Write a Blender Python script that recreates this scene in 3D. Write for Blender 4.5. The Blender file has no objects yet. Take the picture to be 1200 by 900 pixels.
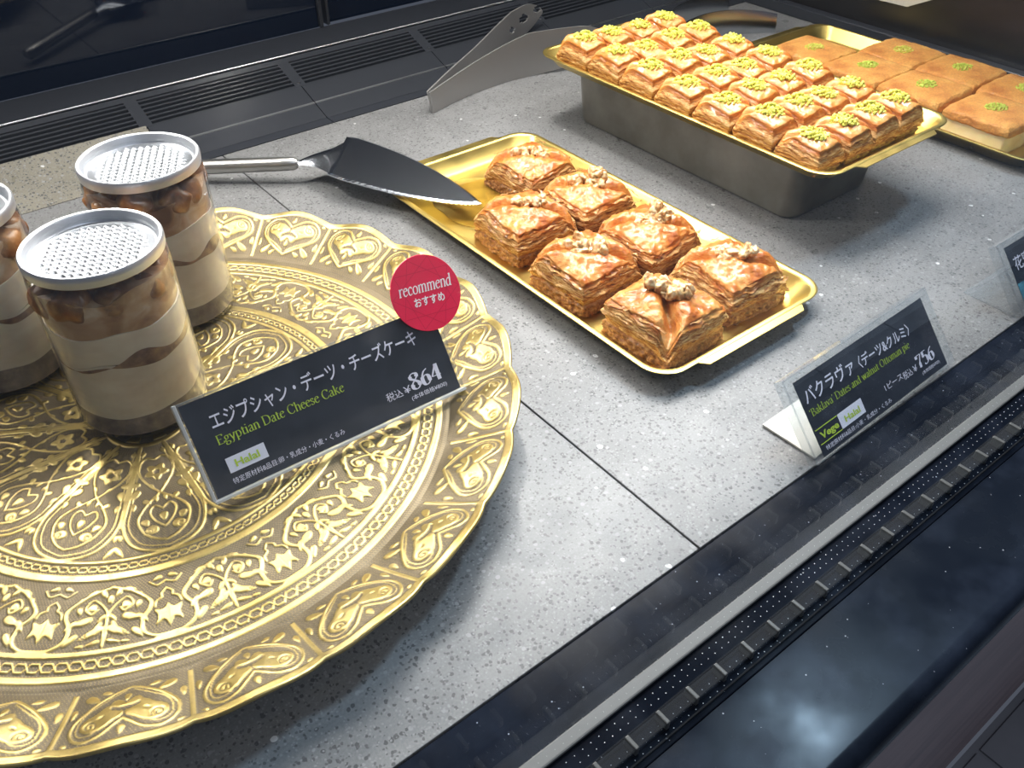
import bpy, bmesh, math, random
import numpy as np
from mathutils import Vector, Matrix, noise, Euler

# ------------------------------------------------------------------ camera, world, light, exposure
S = 0.01                                   # the script thinks in centimetres
sc = bpy.context.scene
sc.view_settings.view_transform = 'Standard'
sc.view_settings.look = 'None'
sc.view_settings.gamma = 1.0
sc.view_settings.exposure = 0.0
col = sc.collection

PITCH, YAW = math.radians(40.07), math.radians(51.61)
h = Vector((math.cos(YAW), math.sin(YAW), 0)); rt = Vector((math.sin(YAW), -math.cos(YAW), 0)); zz = Vector((0, 0, 1))
fw = h * math.cos(PITCH) - zz * math.sin(PITCH); up = h * math.sin(PITCH) + zz * math.cos(PITCH)
cd = bpy.data.cameras.new('camera'); cam = bpy.data.objects.new('camera', cd); col.objects.link(cam)
cam.matrix_world = Matrix((( rt.x, up.x, -fw.x, 0), (rt.y, up.y, -fw.y, 0), (rt.z, up.z, -fw.z, 30 * S), (0, 0, 0, 1)))
cd.sensor_width = 36; cd.lens = 36 * 1032 / 1200; cd.clip_start = .005; cd.clip_end = 50
sc.camera = cam

w = bpy.data.worlds.new('shop'); sc.world = w; w.use_nodes = True
w.node_tree.nodes['Background'].inputs[0].default_value = (.55, .62, .8, 1)
w.node_tree.nodes['Background'].inputs[1].default_value = .13

def area(name, loc, target, sx, sy, power, color=(1, 1, 1), spread=180):
    l = bpy.data.lights.new(name, 'AREA'); l.shape = 'RECTANGLE'; l.size = sx * S; l.size_y = sy * S
    l.energy = power; l.color = color; l.spread = math.radians(spread)
    o = bpy.data.objects.new(name, l); col.objects.link(o); o.location = Vector(loc) * S
    d = (Vector(target) - Vector(loc)).normalized(); x = Vector((1, 0, 0)); z = -d; y = z.cross(x).normalized(); x = y.cross(z)
    o.matrix_world = Matrix.Translation(Vector(loc) * S) @ Matrix((x, y, z)).transposed().to_4x4()
    return o
def spot_disk(name, loc, target, size, power, color=(1, 1, 1)):
    o = area(name, loc, target, size, size, power, color); o.data.shape = 'DISK'; return o
area('case_led_bar', (35, 62, 34), (33, 30, 0), 120, 2.5, 3.2, (1, .97, .93))
area('added_front_fill', (48, 43, 43), (33, 22, 0), 50, 14, 2.3, (1, .98, .95), 110)  # added fill light for the jar fronts and the sheen on the stone
spot_disk('case_downlight', (6, 62, 36), (22, 26, 0), 3, 1.3, (1, .96, .9))
spot_disk('case_downlight', (42, 60, 44), (48, 30, 0), 3, 1.5, (1, .96, .9))
spot_disk('shop_ceiling_lamp', (116, 38, 160), (18, 6, 0), 12, 8, (.55, .78, 1))
spot_disk('shop_ceiling_lamp', (117, 29, 161), (18, 5, 0), 17, 12, (.55, .78, 1))
area('shop_ceiling_panel', (20, -130, 200), (20, 20, 0), 100, 50, 8, (.78, .86, 1))

# ------------------------------------------------------------------ helpers
def link_mesh(name, me, mat=None, parent=None, smooth=True):
    o = bpy.data.objects.new(name, me); col.objects.link(o)
    if mat:
        for m in (mat if isinstance(mat, (list, tuple)) else [mat]): me.materials.append(m)
    if smooth: me.shade_smooth()
    if parent: o.parent = parent
    return o
def tag(o, label, cat=None, group=None, kind=None):
    if label: o['label'] = label
    if cat: o['category'] = cat
    if group: o['group'] = group
    if kind: o['kind'] = kind
    return o
def empty(name, loc, label, cat, group=None, rz=0):
    o = bpy.data.objects.new(name, None); col.objects.link(o); o.location = Vector(loc) * S; o.rotation_euler = (0, 0, rz)
    o.empty_display_size = .01
    return tag(o, label, cat, group)
class MB:
    def __init__(s): s.v = []; s.f = []; s.mi = []; s.m = 0
    def add(s, vs, fs):
        n = len(s.v); s.v += [tuple(p) for p in vs]; s.f += [tuple(i + n for i in f) for f in fs]; s.mi += [s.m] * len(fs); return s
    def box(s, x0, x1, y0, y1, z0, z1, M=None):
        v = [Vector((x, y, z)) for z in (z0, z1) for y in (y0, y1) for x in (x0, x1)]
        if M: v = [M @ p for p in v]
        return s.add(v, [(0, 2, 3, 1), (4, 5, 7, 6), (0, 1, 5, 4), (2, 6, 7, 3), (0, 4, 6, 2), (1, 3, 7, 5)])
    def loft(s, rings, cap0=True, cap1=True, closed=True):
        n = len(rings[0]); base = len(s.v)
        vs = [p for r_ in rings for p in r_]; fs = []
        for i in range(len(rings) - 1):
            for j in range(n if closed else n - 1):
                a = i * n + j; b = i * n + (j + 1) % n
                fs.append((a, b, b + n, a + n))
        if cap0: fs.append(tuple(reversed(range(n))))
        if cap1: fs.append(tuple(range((len(rings) - 1) * n, len(rings) * n)))
        return s.add(vs, fs)
    def lathe(s, prof, n=64, c=(0, 0, 0), cap0=True, cap1=True):
        return s.loft([[(c[0] + R * math.cos(2 * math.pi * k / n), c[1] + R * math.sin(2 * math.pi * k / n), c[2] + z) for k in range(n)] for R, z in prof], cap0, cap1)
    def tube(s, pts, rad, n=10):
        pts = [Vector(p) for p in pts]; rs = rad if isinstance(rad, (list, tuple)) else [rad] * len(pts); rings = []
        for i, p in enumerate(pts):
            d = (pts[min(i + 1, len(pts) - 1)] - pts[max(i - 1, 0)]).normalized()
            a = d.cross(Vector((0, 0, 1)) if abs(d.z) < .9 else Vector((1, 0, 0))).normalized(); b = a.cross(d).normalized()
            rings.append([p + (a * math.cos(2 * math.pi * k / n) + b * math.sin(2 * math.pi * k / n)) * rs[i] for k in range(n)])
        return s.loft(rings)
    def build(s, name, mat=None, parent=None, smooth=False, bevel=0, bseg=2, M=None):
        me = bpy.data.meshes.new(name)
        me.from_pydata([(Vector(p) if M is None else M @ Vector(p)) * S for p in s.v], [], s.f)
        if isinstance(mat, (list, tuple)): me.polygons.foreach_set('material_index', s.mi)
        bm = bmesh.new(); bm.from_mesh(me)
        bmesh.ops.recalc_face_normals(bm, faces=bm.faces)
        if bevel:
            es = [e for e in bm.edges if len(e.link_faces) == 2 and e.calc_face_angle(0) > .6]
            bmesh.ops.bevel(bm, geom=es, offset=bevel * S, segments=bseg, profile=.5, affect='EDGES')
        bm.to_mesh(me); bm.free()
        o = link_mesh(name, me, mat, parent, smooth)
        if smooth: me.set_sharp_from_angle(angle=math.radians(50))
        return o
def copy_tree(o, parent=None):
    c = o.copy(); col.objects.link(c)
    if parent: c.parent = parent
    for ch in [x for x in col.objects if x.parent == o]: copy_tree(ch, c)
    return c

def catmull(pts, k=6, closed=False):
    P = [np.array(p, float) for p in pts]; n = len(P); out = []
    for i in range(n if closed else n - 1):
        p0 = P[i - 1] if (i or closed) else P[0]; p1 = P[i]; p2 = P[(i + 1) % n]; p3 = P[(i + 2) % n] if (closed or i + 2 < n) else p2
        for j in range(k):
            t = j / k
            out.append(.5 * ((2 * p1) + (-p0 + p2) * t + (2 * p0 - 5 * p1 + 4 * p2 - p3) * t * t + (-p0 + 3 * p1 - 3 * p2 + p3) * t ** 3))
    if not closed: out.append(P[-1])
    return out

# ------------------------------------------------------------------ materials
def mat(name, base=(.5, .5, .5), rough=.5, metal=0, coat=0, trans=0, spec=.5, sss=0, crough=.1):
    m = bpy.data.materials.new(name); m.use_nodes = True; b = m.node_tree.nodes['Principled BSDF']
    b.inputs['Base Color'].default_value = (*base, 1); b.inputs['Roughness'].default_value = rough
    b.inputs['Metallic'].default_value = metal; b.inputs['Coat Weight'].default_value = coat; b.inputs['Coat Roughness'].default_value = crough
    b.inputs['Transmission Weight'].default_value = trans; b.inputs['Specular IOR Level'].default_value = spec
    if sss:
        b.inputs['Subsurface Weight'].default_value = sss; b.inputs['Subsurface Radius'].default_value = (.006, .003, .0015); b.inputs['Subsurface Scale'].default_value = 1
    return m
class NT:
    def __init__(s, m): s.m = m; s.t = m.node_tree; s.b = s.t.nodes['Principled BSDF']
    def n(s, typ, **kw):
        nd = s.t.nodes.new('ShaderNode' + typ)
        for k, v in kw.items():
            if k in nd.inputs: nd.inputs[k].default_value = v
            else: setattr(nd, k, v)
        return nd
    def l(s, a, b): s.t.links.new(a, b)
    def coord(s, scale=(1, 1, 1), which='Object'):
        c = s.n('TexCoord'); mp = s.n('Mapping'); mp.inputs['Scale'].default_value = scale; s.l(c.outputs[which], mp.inputs[0]); return mp.outputs[0]
    def noise(s, vec, scale, detail=4, rough=.55, dist=0):
        nd = s.n('TexNoise'); nd.inputs['Scale'].default_value = scale; nd.inputs['Detail'].default_value = detail
        nd.inputs['Roughness'].default_value = rough; nd.inputs['Distortion'].default_value = dist; s.l(vec, nd.inputs['Vector']); return nd.outputs['Fac']
    def voro(s, vec, scale, out='Distance', feature='F1'):
        nd = s.n('TexVoronoi'); nd.feature = feature; nd.inputs['Scale'].default_value = scale; s.l(vec, nd.inputs['Vector']); return nd.outputs[out]
    def ramp(s, fac, stops, interp='LINEAR'):
        nd = s.n('ValToRGB'); cr = nd.color_ramp; cr.interpolation = interp
        while len(cr.elements) > 1: cr.elements.remove(cr.elements[0])
        cr.elements[0].position = stops[0][0]; cr.elements[0].color = (*stops[0][1], 1)
        for p, c in stops[1:]:
            e = cr.elements.new(p); e.color = (*c, 1)
        s.l(fac, nd.inputs[0]); return nd.outputs[0]
    def mix(s, fac, a, b, blend='MIX'):
        nd = s.n('Mix', data_type='RGBA', blend_type=blend)
        for k, v in ((0, fac), (6, a), (7, b)):
            if hasattr(v, 'is_linked') or hasattr(v, 'links'): s.l(v, nd.inputs[k])
            else: nd.inputs[k].default_value = v if k == 0 else (*v, 1)
        return nd.outputs[2]
    def math(s, op, a, b=0.0):
        nd = s.n('Math', operation=op)
        for k, v in ((0, a), (1, b)):
            if hasattr(v, 'links'): s.l(v, nd.inputs[k])
            else: nd.inputs[k].default_value = v
        return nd.outputs[0]
    def bump(s, hgt, dist, strength=1):
        nd = s.n('Bump'); nd.inputs['Distance'].default_value = dist; nd.inputs['Strength'].default_value = strength
        s.l(hgt, nd.inputs['Height']); s.l(nd.outputs[0], s.b.inputs['Normal']); return nd
    def set(s, k, v): s.l(v, s.b.inputs[k])
g3 = lambda v: (v, v, v)

def m_stone(name, tint=(1, 1, 1)):
    m = mat(name, rough=.32, coat=.0, spec=.28); t = NT(m); v = t.coord()
    cl = t.noise(v, 18, 5)
    base = t.ramp(cl, [(.3, tuple(.165 * c for c in tint)), (.7, tuple(.225 * c for c in tint))])
    fine = t.noise(v, 900, 3); base = t.mix(.5, base, t.ramp(fine, [(.3, g3(.75)), (.7, g3(1.2))]), 'MULTIPLY')
    nv = t.n('Mapping'); t.l(v, nv.inputs[0])
    wob = t.n('TexNoise'); wob.inputs['Scale'].default_value = 300; t.l(v, wob.inputs['Vector'])
    vm = t.n('VectorMath', operation='SCALE'); t.l(wob.outputs['Color'], vm.inputs[0]); vm.inputs['Scale'].default_value = .0016
    va = t.n('VectorMath', operation='ADD'); t.l(v, va.inputs[0]); t.l(vm.outputs[0], va.inputs[1]); vv = va.outputs[0]
    def specks(scale, size, thr, colr, base, inv=False):
        nd = t.n('TexVoronoi'); nd.inputs['Scale'].default_value = scale; t.l(vv, nd.inputs['Vector'])
        sep = t.n('SeparateColor'); t.l(nd.outputs['Color'], sep.inputs[0])
        pick = t.math('GREATER_THAN', sep.outputs[0], thr); near = t.math('LESS_THAN', nd.outputs['Distance'], size)
        near = t.math('MULTIPLY', pick, near)
        return t.mix(near, base, colr)
    base = specks(470, .42, .80, g3(.09), base)
    base = specks(760, .45, .80, g3(.11), base)
    base = specks(380, .38, .93, g3(.27), base)
    base = specks(150, .20, .965, g3(.60), base)
    base = specks(1050, .5, .84, g3(.25), base)
    t.set('Base Color', base)
    r_ = t.noise(v, 60, 4); rr = t.ramp(r_, [(.3, g3(.26)), (.7, g3(.38))]); t.set('Roughness', rr)
    t.bump(fine, .00006, .5); return m
M = {}
M['stone'] = m_stone('terrazzo_stone')
M['stone_warm'] = m_stone('terrazzo_stone_warm', (1.12, 1.05, .86))
def m_black(name, c=(.006, .008, .012), rough=.12, dust=True):
    m = mat(name, c, rough, spec=.5); t = NT(m); v = t.coord()
    if dust:
        nd = t.n('TexVoronoi'); nd.inputs['Scale'].default_value = 300; t.l(v, nd.inputs['Vector'])
        sep = t.n('SeparateColor'); t.l(nd.outputs['Color'], sep.inputs[0])
        k = t.math('MULTIPLY', t.math('GREATER_THAN', sep.outputs[0], .80), t.math('LESS_THAN', nd.outputs['Distance'], .09))
        nz = t.noise(v, 34, 4); smear = t.ramp(nz, [(.45, c), (.75, tuple(x * 2.2 + .004 for x in c))])
        t.set('Base Color', t.mix(k, smear, (.35, .38, .45)))
        t.set('Roughness', t.ramp(t.noise(v, 25, 5), [(.35, g3(rough * .8)), (.75, g3(rough * 1.7 + .03))]))
    return m
M['black'] = m_black('black_gloss', (.004, .006, .011), .14); M['black'].node_tree.nodes['Principled BSDF'].inputs['Specular IOR Level'].default_value = .1
M['panel'] = m_black('black_panel', (.006, .009, .016), .2); M['panel'].node_tree.nodes['Principled BSDF'].inputs['Specular IOR Level'].default_value = .16
M['grill'] = m_black('dark_grill_paint', (.030, .033, .040), .28, False)
M['mirror'] = m_black('black_glass', (.006, .011, .024), .04, False)
M['alu'] = mat('aluminium', (.55, .56, .58), .3, 1)
M['void'] = mat('dark_void', (.002, .002, .002), .9)
m = mat('brown_laminate', (.05, .033, .032), .4); t = NT(m); v = t.coord((1, 1, 6)); t.set('Base Color', t.ramp(t.noise(v, 12, 6), [(.3, (.24, .175, .18)), (.7, (.38, .28, .275))])); M['brown'] = m
m = mat('floor_tile', (.05, .05, .055), .5); t = NT(m); t.set('Base Color', t.ramp(t.noise(t.coord(), 8, 5), [(.3, (.18, .185, .20)), (.7, (.30, .30, .32))])); M['floor'] = m

def m_clear(name, tint=(.9, .93, .95), f0=.05, milky=0.0, rough=.03):
    m = bpy.data.materials.new(name); m.use_nodes = True; nt = m.node_tree; nt.nodes.clear()
    o = nt.nodes.new('ShaderNodeOutputMaterial'); tr = nt.nodes.new('ShaderNodeBsdfTransparent'); gl = nt.nodes.new('ShaderNodeBsdfGlossy')
    tr.inputs[0].default_value = (*tint, 1); gl.inputs['Roughness'].default_value = rough
    lw = nt.nodes.new('ShaderNodeLayerWeight'); lw.inputs['Blend'].default_value = .5
    pw = nt.nodes.new('ShaderNodeMath'); pw.operation = 'POWER'; pw.inputs[1].default_value = 5; nt.links.new(lw.outputs['Facing'], pw.inputs[0])
    fr = nt.nodes.new('ShaderNodeMath'); fr.operation = 'MULTIPLY_ADD'; fr.inputs[1].default_value = 1 - f0; fr.inputs[2].default_value = f0; nt.links.new(pw.outputs[0], fr.inputs[0])
    mx = nt.nodes.new('ShaderNodeMixShader'); nt.links.new(fr.outputs[0], mx.inputs[0]); nt.links.new(tr.outputs[0], mx.inputs[1]); nt.links.new(gl.outputs[0], mx.inputs[2])
    out = mx.outputs[0]
    if milky:
        df = nt.nodes.new('ShaderNodeBsdfDiffuse'); df.inputs[0].default_value = (.8, .82, .85, 1)
        m2 = nt.nodes.new('ShaderNodeMixShader'); m2.inputs[0].default_value = milky
        nt.links.new(out, m2.inputs[1]); nt.links.new(df.outputs[0], m2.inputs[2]); out = m2.outputs[0]
    nt.links.new(out, o.inputs[0]); return m
M['clear'] = m_clear('clear_plastic', (.97, .98, .98), milky=.02)
M['acrylic'] = m_clear('clear_acrylic', (.92, .94, .95), milky=.07)
M['lip'] = m_clear('milky_acrylic', (.85, .88, .9), milky=.45)
M['strip_clear'] = m_clear('clear_channel', (.85, .88, .9), milky=.015)
M['case_glass'] = m_clear('case_glass', (.985, .99, .99), f0=.02, rough=.0)
M['glass_edge'] = mat('polished_glass_edge', (.13, .135, .135), .5, 0)

# brass with an engraved mask stored on the mesh
m = mat('engraved_brass', rough=.3, metal=1); t = NT(m); v = t.coord()
at = t.n('Attribute', attribute_name='relief'); fac = at.outputs['Fac']
pat = t.noise(v, 35, 6, .6); pat2 = t.noise(v, 260, 4, .6)
hi = t.ramp(pat, [(.3, (.44, .32, .10)), (.5, (.58, .44, .16)), (.72, (.50, .40, .19))])
hi = t.mix(t.ramp(pat2, [(.55, g3(0)), (.75, g3(.6))]), hi, (.30, .20, .09))
lo = t.ramp(pat, [(.3, (.105, .082, .052)), (.7, (.19, .15, .095))])
t.set('Base Color', t.mix(t.ramp(fac, [(.12, g3(0)), (.75, g3(1))]), lo, hi))
t.set('Roughness', t.mix(fac, g3(.6), t.ramp(pat2, [(.3, g3(.30)), (.7, g3(.46))])))
t.set('Metallic', t.ramp(fac, [(.0, g3(.6)), (.5, g3(.95))]))
t.bump(pat2, .00012, .5); M['brass'] = m

m = mat('gold_tray_foil', (.72, .54, .16), .3, 1); t = NT(m); v = t.coord()
t.set('Roughness', t.ramp(t.noise(v, 50, 4), [(.3, g3(.27)), (.7, g3(.38))])); t.bump(t.noise(v, 90, 3), .00005, .3); M['gold'] = m
m = mat('brushed_steel', (.48, .47, .45), .34, 1); t = NT(m); t.bump(t.noise(t.coord((1, 1, 25)), 120, 3), .00004, .5)
t.set('Base Color', t.ramp(t.noise(t.coord(), 25, 4), [(.3, (.40, .39, .37)), (.7, (.52, .51, .49))])); M['steel'] = m
m = mat('dull_tin', (.40, .38, .34), .42, .9); t = NT(m); t.set('Base Color', t.ramp(t.noise(t.coord(), 30, 5), [(.3, (.25, .235, .20)), (.7, (.40, .38, .33))])); t.bump(t.noise(t.coord(), 40, 3), .0006, .5); M['tin'] = m
M['chrome'] = mat('polished_steel', (.62, .66, .72), .2, 1)
M['matt_steel'] = mat('satin_tongs_steel', (.50, .49, .48), .45, .85)

def m_pastry(name, dark=0.0, green=False):
    m = mat(name, rough=.3, coat=.7, sss=.04, crough=.09, spec=.3); t = NT(m); v = t.coord()
    top = t.n('Attribute', attribute_name='top').outputs['Fac']; base_ = t.n('Attribute', attribute_name='base').outputs['Fac']
    nz = t.noise(v, 95, 5, .6); nz2 = t.noise(v, 300, 4, .6)
    k = 1 - dark
    tc = t.ramp(nz, [(.28, (.42 * k, .085 * k, .008)), (.42, (.62 * k, .18 * k, .018)), (.54, (.76 * k, .30 * k, .045)), (.64, (.82 * k, .43 * k, .10)), (.76, (.86 * k, .56 * k, .24))])
    tc = t.mix(t.ramp(nz2, [(.56, g3(0)), (.72, g3(.55))]), tc, (.40, .10, .015))
    sv = t.coord((1, 1, 7)); sn = t.noise(sv, 120, 5, .6, .6)
    scol = t.ramp(sn, [(.30, (.12, .035, .010)), (.42, (.34, .12, .025)), (.50, (.56, .27, .07)), (.57, (.76, .50, .21)), (.64, (.44, .18, .04)), (.78, (.20, .06, .015))])
    bn = t.noise(v, 420, 4, .65)
    bc = t.ramp(bn, [(.32, (.10, .038, .014)), (.48, (.30, .12, .035)), (.62, (.50, .25, .09)), (.75, (.62, .40, .19))])
    if green: bc = t.ramp(bn, [(.32, (.16, .07, .01)), (.50, (.36, .19, .03)), (.60, (.42, .34, .05)), (.75, (.60, .42, .12))])
    c = t.mix(base_, t.mix(top, scol, tc), bc)
    t.set('Base Color', c)
    t.set('Roughness', t.mix(top, g3(.6), g3(.42)))
    t.set('Coat Weight', t.mix(top, g3(.2), g3(.55)))
    hgt = t.math('ADD', t.math('MULTIPLY', sn, .8), t.math('MULTIPLY', nz2, .6))
    t.bump(hgt, .0009, .8); return m
M['pastry'] = m_pastry('glazed_filo', .20); M['pastry_p'] = m_pastry('glazed_filo_pistachio', .20, True)
m = mat('walnut', (.6, .38, .2), .35, coat=.5, sss=.1); t = NT(m); v = t.coord()
t.set('Base Color', t.ramp(t.noise(v, 260, 4), [(.3, (.30, .11, .025)), (.46, (.60, .33, .12)), (.6, (.84, .64, .36)), (.75, (.90, .78, .56))])); t.bump(t.noise(v, 500, 3), .0004, .6); M['walnut'] = m
m = mat('pistachio_crumb', (.55, .55, .1), .7, sss=.1); t = NT(m); v = t.coord()
t.set('Base Color', t.ramp(t.noise(v, 380, 3), [(.3, (.42, .42, .04)), (.5, (.66, .64, .09)), (.7, (.82, .78, .25))])); t.bump(t.noise(v, 700, 3), .0006, .8); M['pistachio'] = m
m = mat('pistachio_green', (.5, .6, .1), .7); t = NT(m); v = t.coord()
t.set('Base Color', t.ramp(t.noise(v, 380, 3), [(.3, (.36, .46, .04)), (.5, (.52, .62, .08)), (.7, (.66, .70, .16))])); t.bump(t.noise(v, 700, 3), .0006, .8); M['pistachio_green'] = m
m = mat('toasted_crumb', rough=.7, coat=.1, sss=.1); t = NT(m); v = t.coord()
big = t.noise(v, 40, 4); fn = t.noise(v, 650, 4, .7)
c = t.ramp(big, [(.3, (.50, .17, .025)), (.5, (.68, .30, .06)), (.7, (.76, .41, .10))]); c = t.mix(.6, c, t.ramp(fn, [(.3, g3(.6)), (.7, g3(1.35))]), 'MULTIPLY')
t.set('Base Color', c); t.bump(fn, .0012, .9); M['crumb'] = m
m = mat('soft_cheese', (.74, .62, .40), .4, sss=.3); t = NT(m); t.set('Base Color', t.ramp(t.noise(t.coord(), 70, 4), [(.3, (.76, .62, .36)), (.7, (.90, .80, .58))])); t.bump(t.noise(t.coord(), 150, 3), .0008, .5); M['cheese'] = m
m = mat('syrup', (.55, .22, .02), .08, coat=1); t = NT(m); t.set('Base Color', t.ramp(t.noise(t.coord(), 90, 4), [(.35, (.30, .16, .02)), (.65, (.62, .38, .05))])); m.node_tree.nodes['Principled BSDF'].inputs['Alpha'].default_value = .55; M['syrup'] = m
m = mat('cream', (.80, .70, .56), .5, sss=.25); t = NT(m); v = t.coord((1, 1, 2))
t.set('Base Color', t.ramp(t.noise(v, 60, 5), [(.3, (.72, .59, .47)), (.6, (.84, .74, .62)), (.8, (.88, .81, .71))])); M['cream'] = m
m = mat('date_paste', rough=.4, coat=.3); t = NT(m); v = t.coord()
t.set('Base Color', t.ramp(t.noise(v, 180, 4), [(.35, (.17, .08, .06)), (.55, (.30, .16, .11)), (.75, (.45, .26, .13))])); M['date'] = m
m = mat('caramel_date', rough=.4, coat=.2, sss=.1); t = NT(m); v = t.coord()
t.set('Base Color', t.ramp(t.noise(v, 90, 5), [(.3, (.10, .035, .015)), (.48, (.28, .11, .035)), (.62, (.46, .22, .08)), (.78, (.56, .34, .18))])); t.bump(t.noise(v, 160, 3), .001, .6); M['caramel'] = m
m = mat('pale_liquid_cream', rough=.3, coat=.3); t = NT(m); v = t.coord()
t.set('Base Color', t.ramp(t.noise(v, 55, 4, .5, 1.0), [(.32, (.20, .08, .035)), (.46, (.42, .21, .10)), (.58, (.58, .38, .24)), (.72, (.72, .58, .46))])); M['swirl'] = m
m = mat('crumb_base', rough=.6, coat=.2); t = NT(m); v = t.coord()
t.set('Base Color', t.ramp(t.noise(v, 150, 4), [(.3, (.14, .10, .095)), (.6, (.27, .21, .19)), (.8, (.40, .33, .30))])); M['choc'] = m
M['foil'] = mat('embossed_foil_metal', (.40, .42, .45), .3, .95)
M['lid'] = mat('lid_aluminium', (.74, .76, .80), .4, .8)
m = mat('card_print', (.022, .027, .036), .3, coat=.6, crough=.08); t = NT(m); t.set('Base Color', t.ramp(t.noise(t.coord(), 45, 5), [(.35, (.018, .023, .032)), (.7, (.038, .045, .06))])); M['card'] = m
M['ink_white'] = mat('white_ink', (.78, .78, .9), .5, coat=.3); M['ink_green'] = mat('green_ink', (.45, .62, .06), .5, coat=.3); M['paper'] = mat('white_sticker', (.74, .76, .88), .5, coat=.2)
M['ink_cyan'] = mat('printed_picture', (.08, .30, .42), .4); t = NT(M['ink_cyan']); t.set('Base Color', t.ramp(t.noise(t.coord(), 70, 4), [(.35, (.02, .05, .08)), (.7, (.12, .45, .6))]))
M['red'] = mat('pop_red', (.86, .016, .075), .35, coat=.4); M['red_dark'] = mat('pop_red_lines', (.66, .008, .05), .4, coat=.4); M['white'] = mat('white_print', (.92, .9, .9), .4)
M['foot'] = mat('pale_stand_card', (.62, .60, .54), .4)
M['led'] = mat('led_chip', (.75, .78, .85), .3)
M['clip'] = mat('clear_clip', (.09, .095, .095), .3, coat=.2)

# ------------------------------------------------------------------ the counter and the case
def struct(name, mb, m, parent=None, **k):
    o = mb.build(name, m, parent, **k)
    if not parent: o['kind'] = 'structure'
    return o
base = struct('trim_1', MB().box(-70, 83.4, 15, 63.0, -6, -2.02), M['void'])
ct = bpy.data.objects.new('display_counter', None); col.objects.link(ct); tag(ct, 'grey speckled stone counter slabs with a dark joint under all the trays', 'counter')
ct.empty_display_size = .01
JX = 21.65
for x0, x1 in ((-38, JX - .05), (JX + .05, 83.3)):
    MB().box(x0, x1, 14.25, 63.0, -2, 0).build('stone_slab', M['stone'], ct, bevel=.03)
# raised slab end at the far left that covers the black curb
o = MB().add([(-38, 63.05, 0), (18, 63.05, 0), (18, 68.1, 1.62), (-38, 68.1, 1.62), (-38, 63.05, -1), (18, 63.05, -1), (18, 68.1, -1), (-38, 68.1, -1)],
         [(0, 1, 2, 3), (4, 7, 6, 5), (0, 4, 5, 1), (1, 5, 6, 2), (2, 6, 7, 3), (3, 7, 4, 0)]).build('stone_slab', M['stone_warm'], ct)
tag(o, 'warm beige end slab sloping up to the grill')

SL = 3 / 8.4
gz = lambda y: (y - 64.2) * SL
grill = bpy.data.objects.new('air_grill', None); col.objects.link(grill); grill.empty_display_size = .01
tag(grill, 'black slotted air grill sloping up behind the stone counter', 'grill')
def slope_box(mb, x0, x1, y0, y1, th=.3, lift=0):
    mb.add([(x0, y0, gz(y0) + lift), (x1, y0, gz(y0) + lift), (x1, y1, gz(y1) + lift), (x0, y1, gz(y1) + lift),
            (x0, y0, gz(y0) - th), (x1, y0, gz(y0) - th), (x1, y1, gz(y1) - th), (x0, y1, gz(y1) - th)],
           [(0, 1, 2, 3), (4, 7, 6, 5), (0, 4, 5, 1), (1, 5, 6, 2), (2, 6, 7, 3), (3, 7, 4, 0)]); return mb
xs = [-38, 18.15, 31.4, 44.65, 57.9, 71.1, 83.2]
for i in range(1, len(xs) - 1):
    mb = MB().box(xs[i] + .04, xs[i + 1] - .04, 63.1, 64.25, -1.5, 0.0)
    slope_box(mb, xs[i] + .04, xs[i + 1] - .04, 64.25, 68.3)
    mb.build('curb_panel', M['grill'], grill)
    slope_box(MB(), xs[i] + .04, xs[i + 1] - .04, 66.0, 66.14, .05, .06).build('bright_bead', M['alu'], grill)
slope_box(MB(), -38, 83.2, 71.2, 71.75).build('back_lip', M['grill'], grill)
for k in range(7):
    y0 = 68.25 + k * .44
    slope_box(MB(), -38, 83.2, y0, y0 + .16, .5).build('slat', M['grill'], grill)
for i, x in enumerate(xs[:-1] + [4.9, -8.4, -21.6]):
    if x > -30: slope_box(MB(), x - .5, x + .5, 68.2, 71.3, .25, .015).build('crossbar', M['grill'], grill)
for x in xs[2:6]:
    p = Vector((x, 68.6, gz(68.6) + .015)); MB().lathe([(.12, 0), (.12, .04), (.06, .06)], 16, p).build('screw', M['alu'], grill, smooth=True)
struct('trim_2', MB().box(-38, 83.2, 68.2, 71.7, -.6, -.3), M['void'])
rod = MB().tube([(-38, 71.95, 2.78), (83.2, 71.95, 2.78)], .11, 12).build('bright_rail', M['alu'], None, smooth=True); tag(rod, 'thin bright metal rail along the top of the black grill', 'rail')
struct('trim_3', MB().box(-38, 83.2, 72.07, 76.9, 2.2, 2.68), M['grill'])
# back wall: black glass panels with a post
struct('wall_back', MB().box(-38, 38.1, 77.0, 77.8, 2.7, 46).box(39.3, 83.2, 77.6, 78.4, 2.7, 46), M['mirror'])
struct('trim_4', MB().box(38.12, 38.5, 76.7, 78.4, 2.7, 46).box(39.0, 39.28, 76.9, 78.4, 2.7, 46), M['grill'], bevel=.05)
M['end'] = m_black('dark_end_panel', (.012, .011, .011), .3, False)
struct('wall_right', MB().box(83.5, 84.3, 11.5, 78, -6, 46), M['end'])
struct('trim_5', MB().box(82.3, 83.45, 14.3, 63, .02, 1.1), M['grill'], bevel=.1)
struct('ceiling', MB().box(-38, 84, 30, 78, 50, 51), mat('case_roof', (.16, .16, .17), .5))

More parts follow.
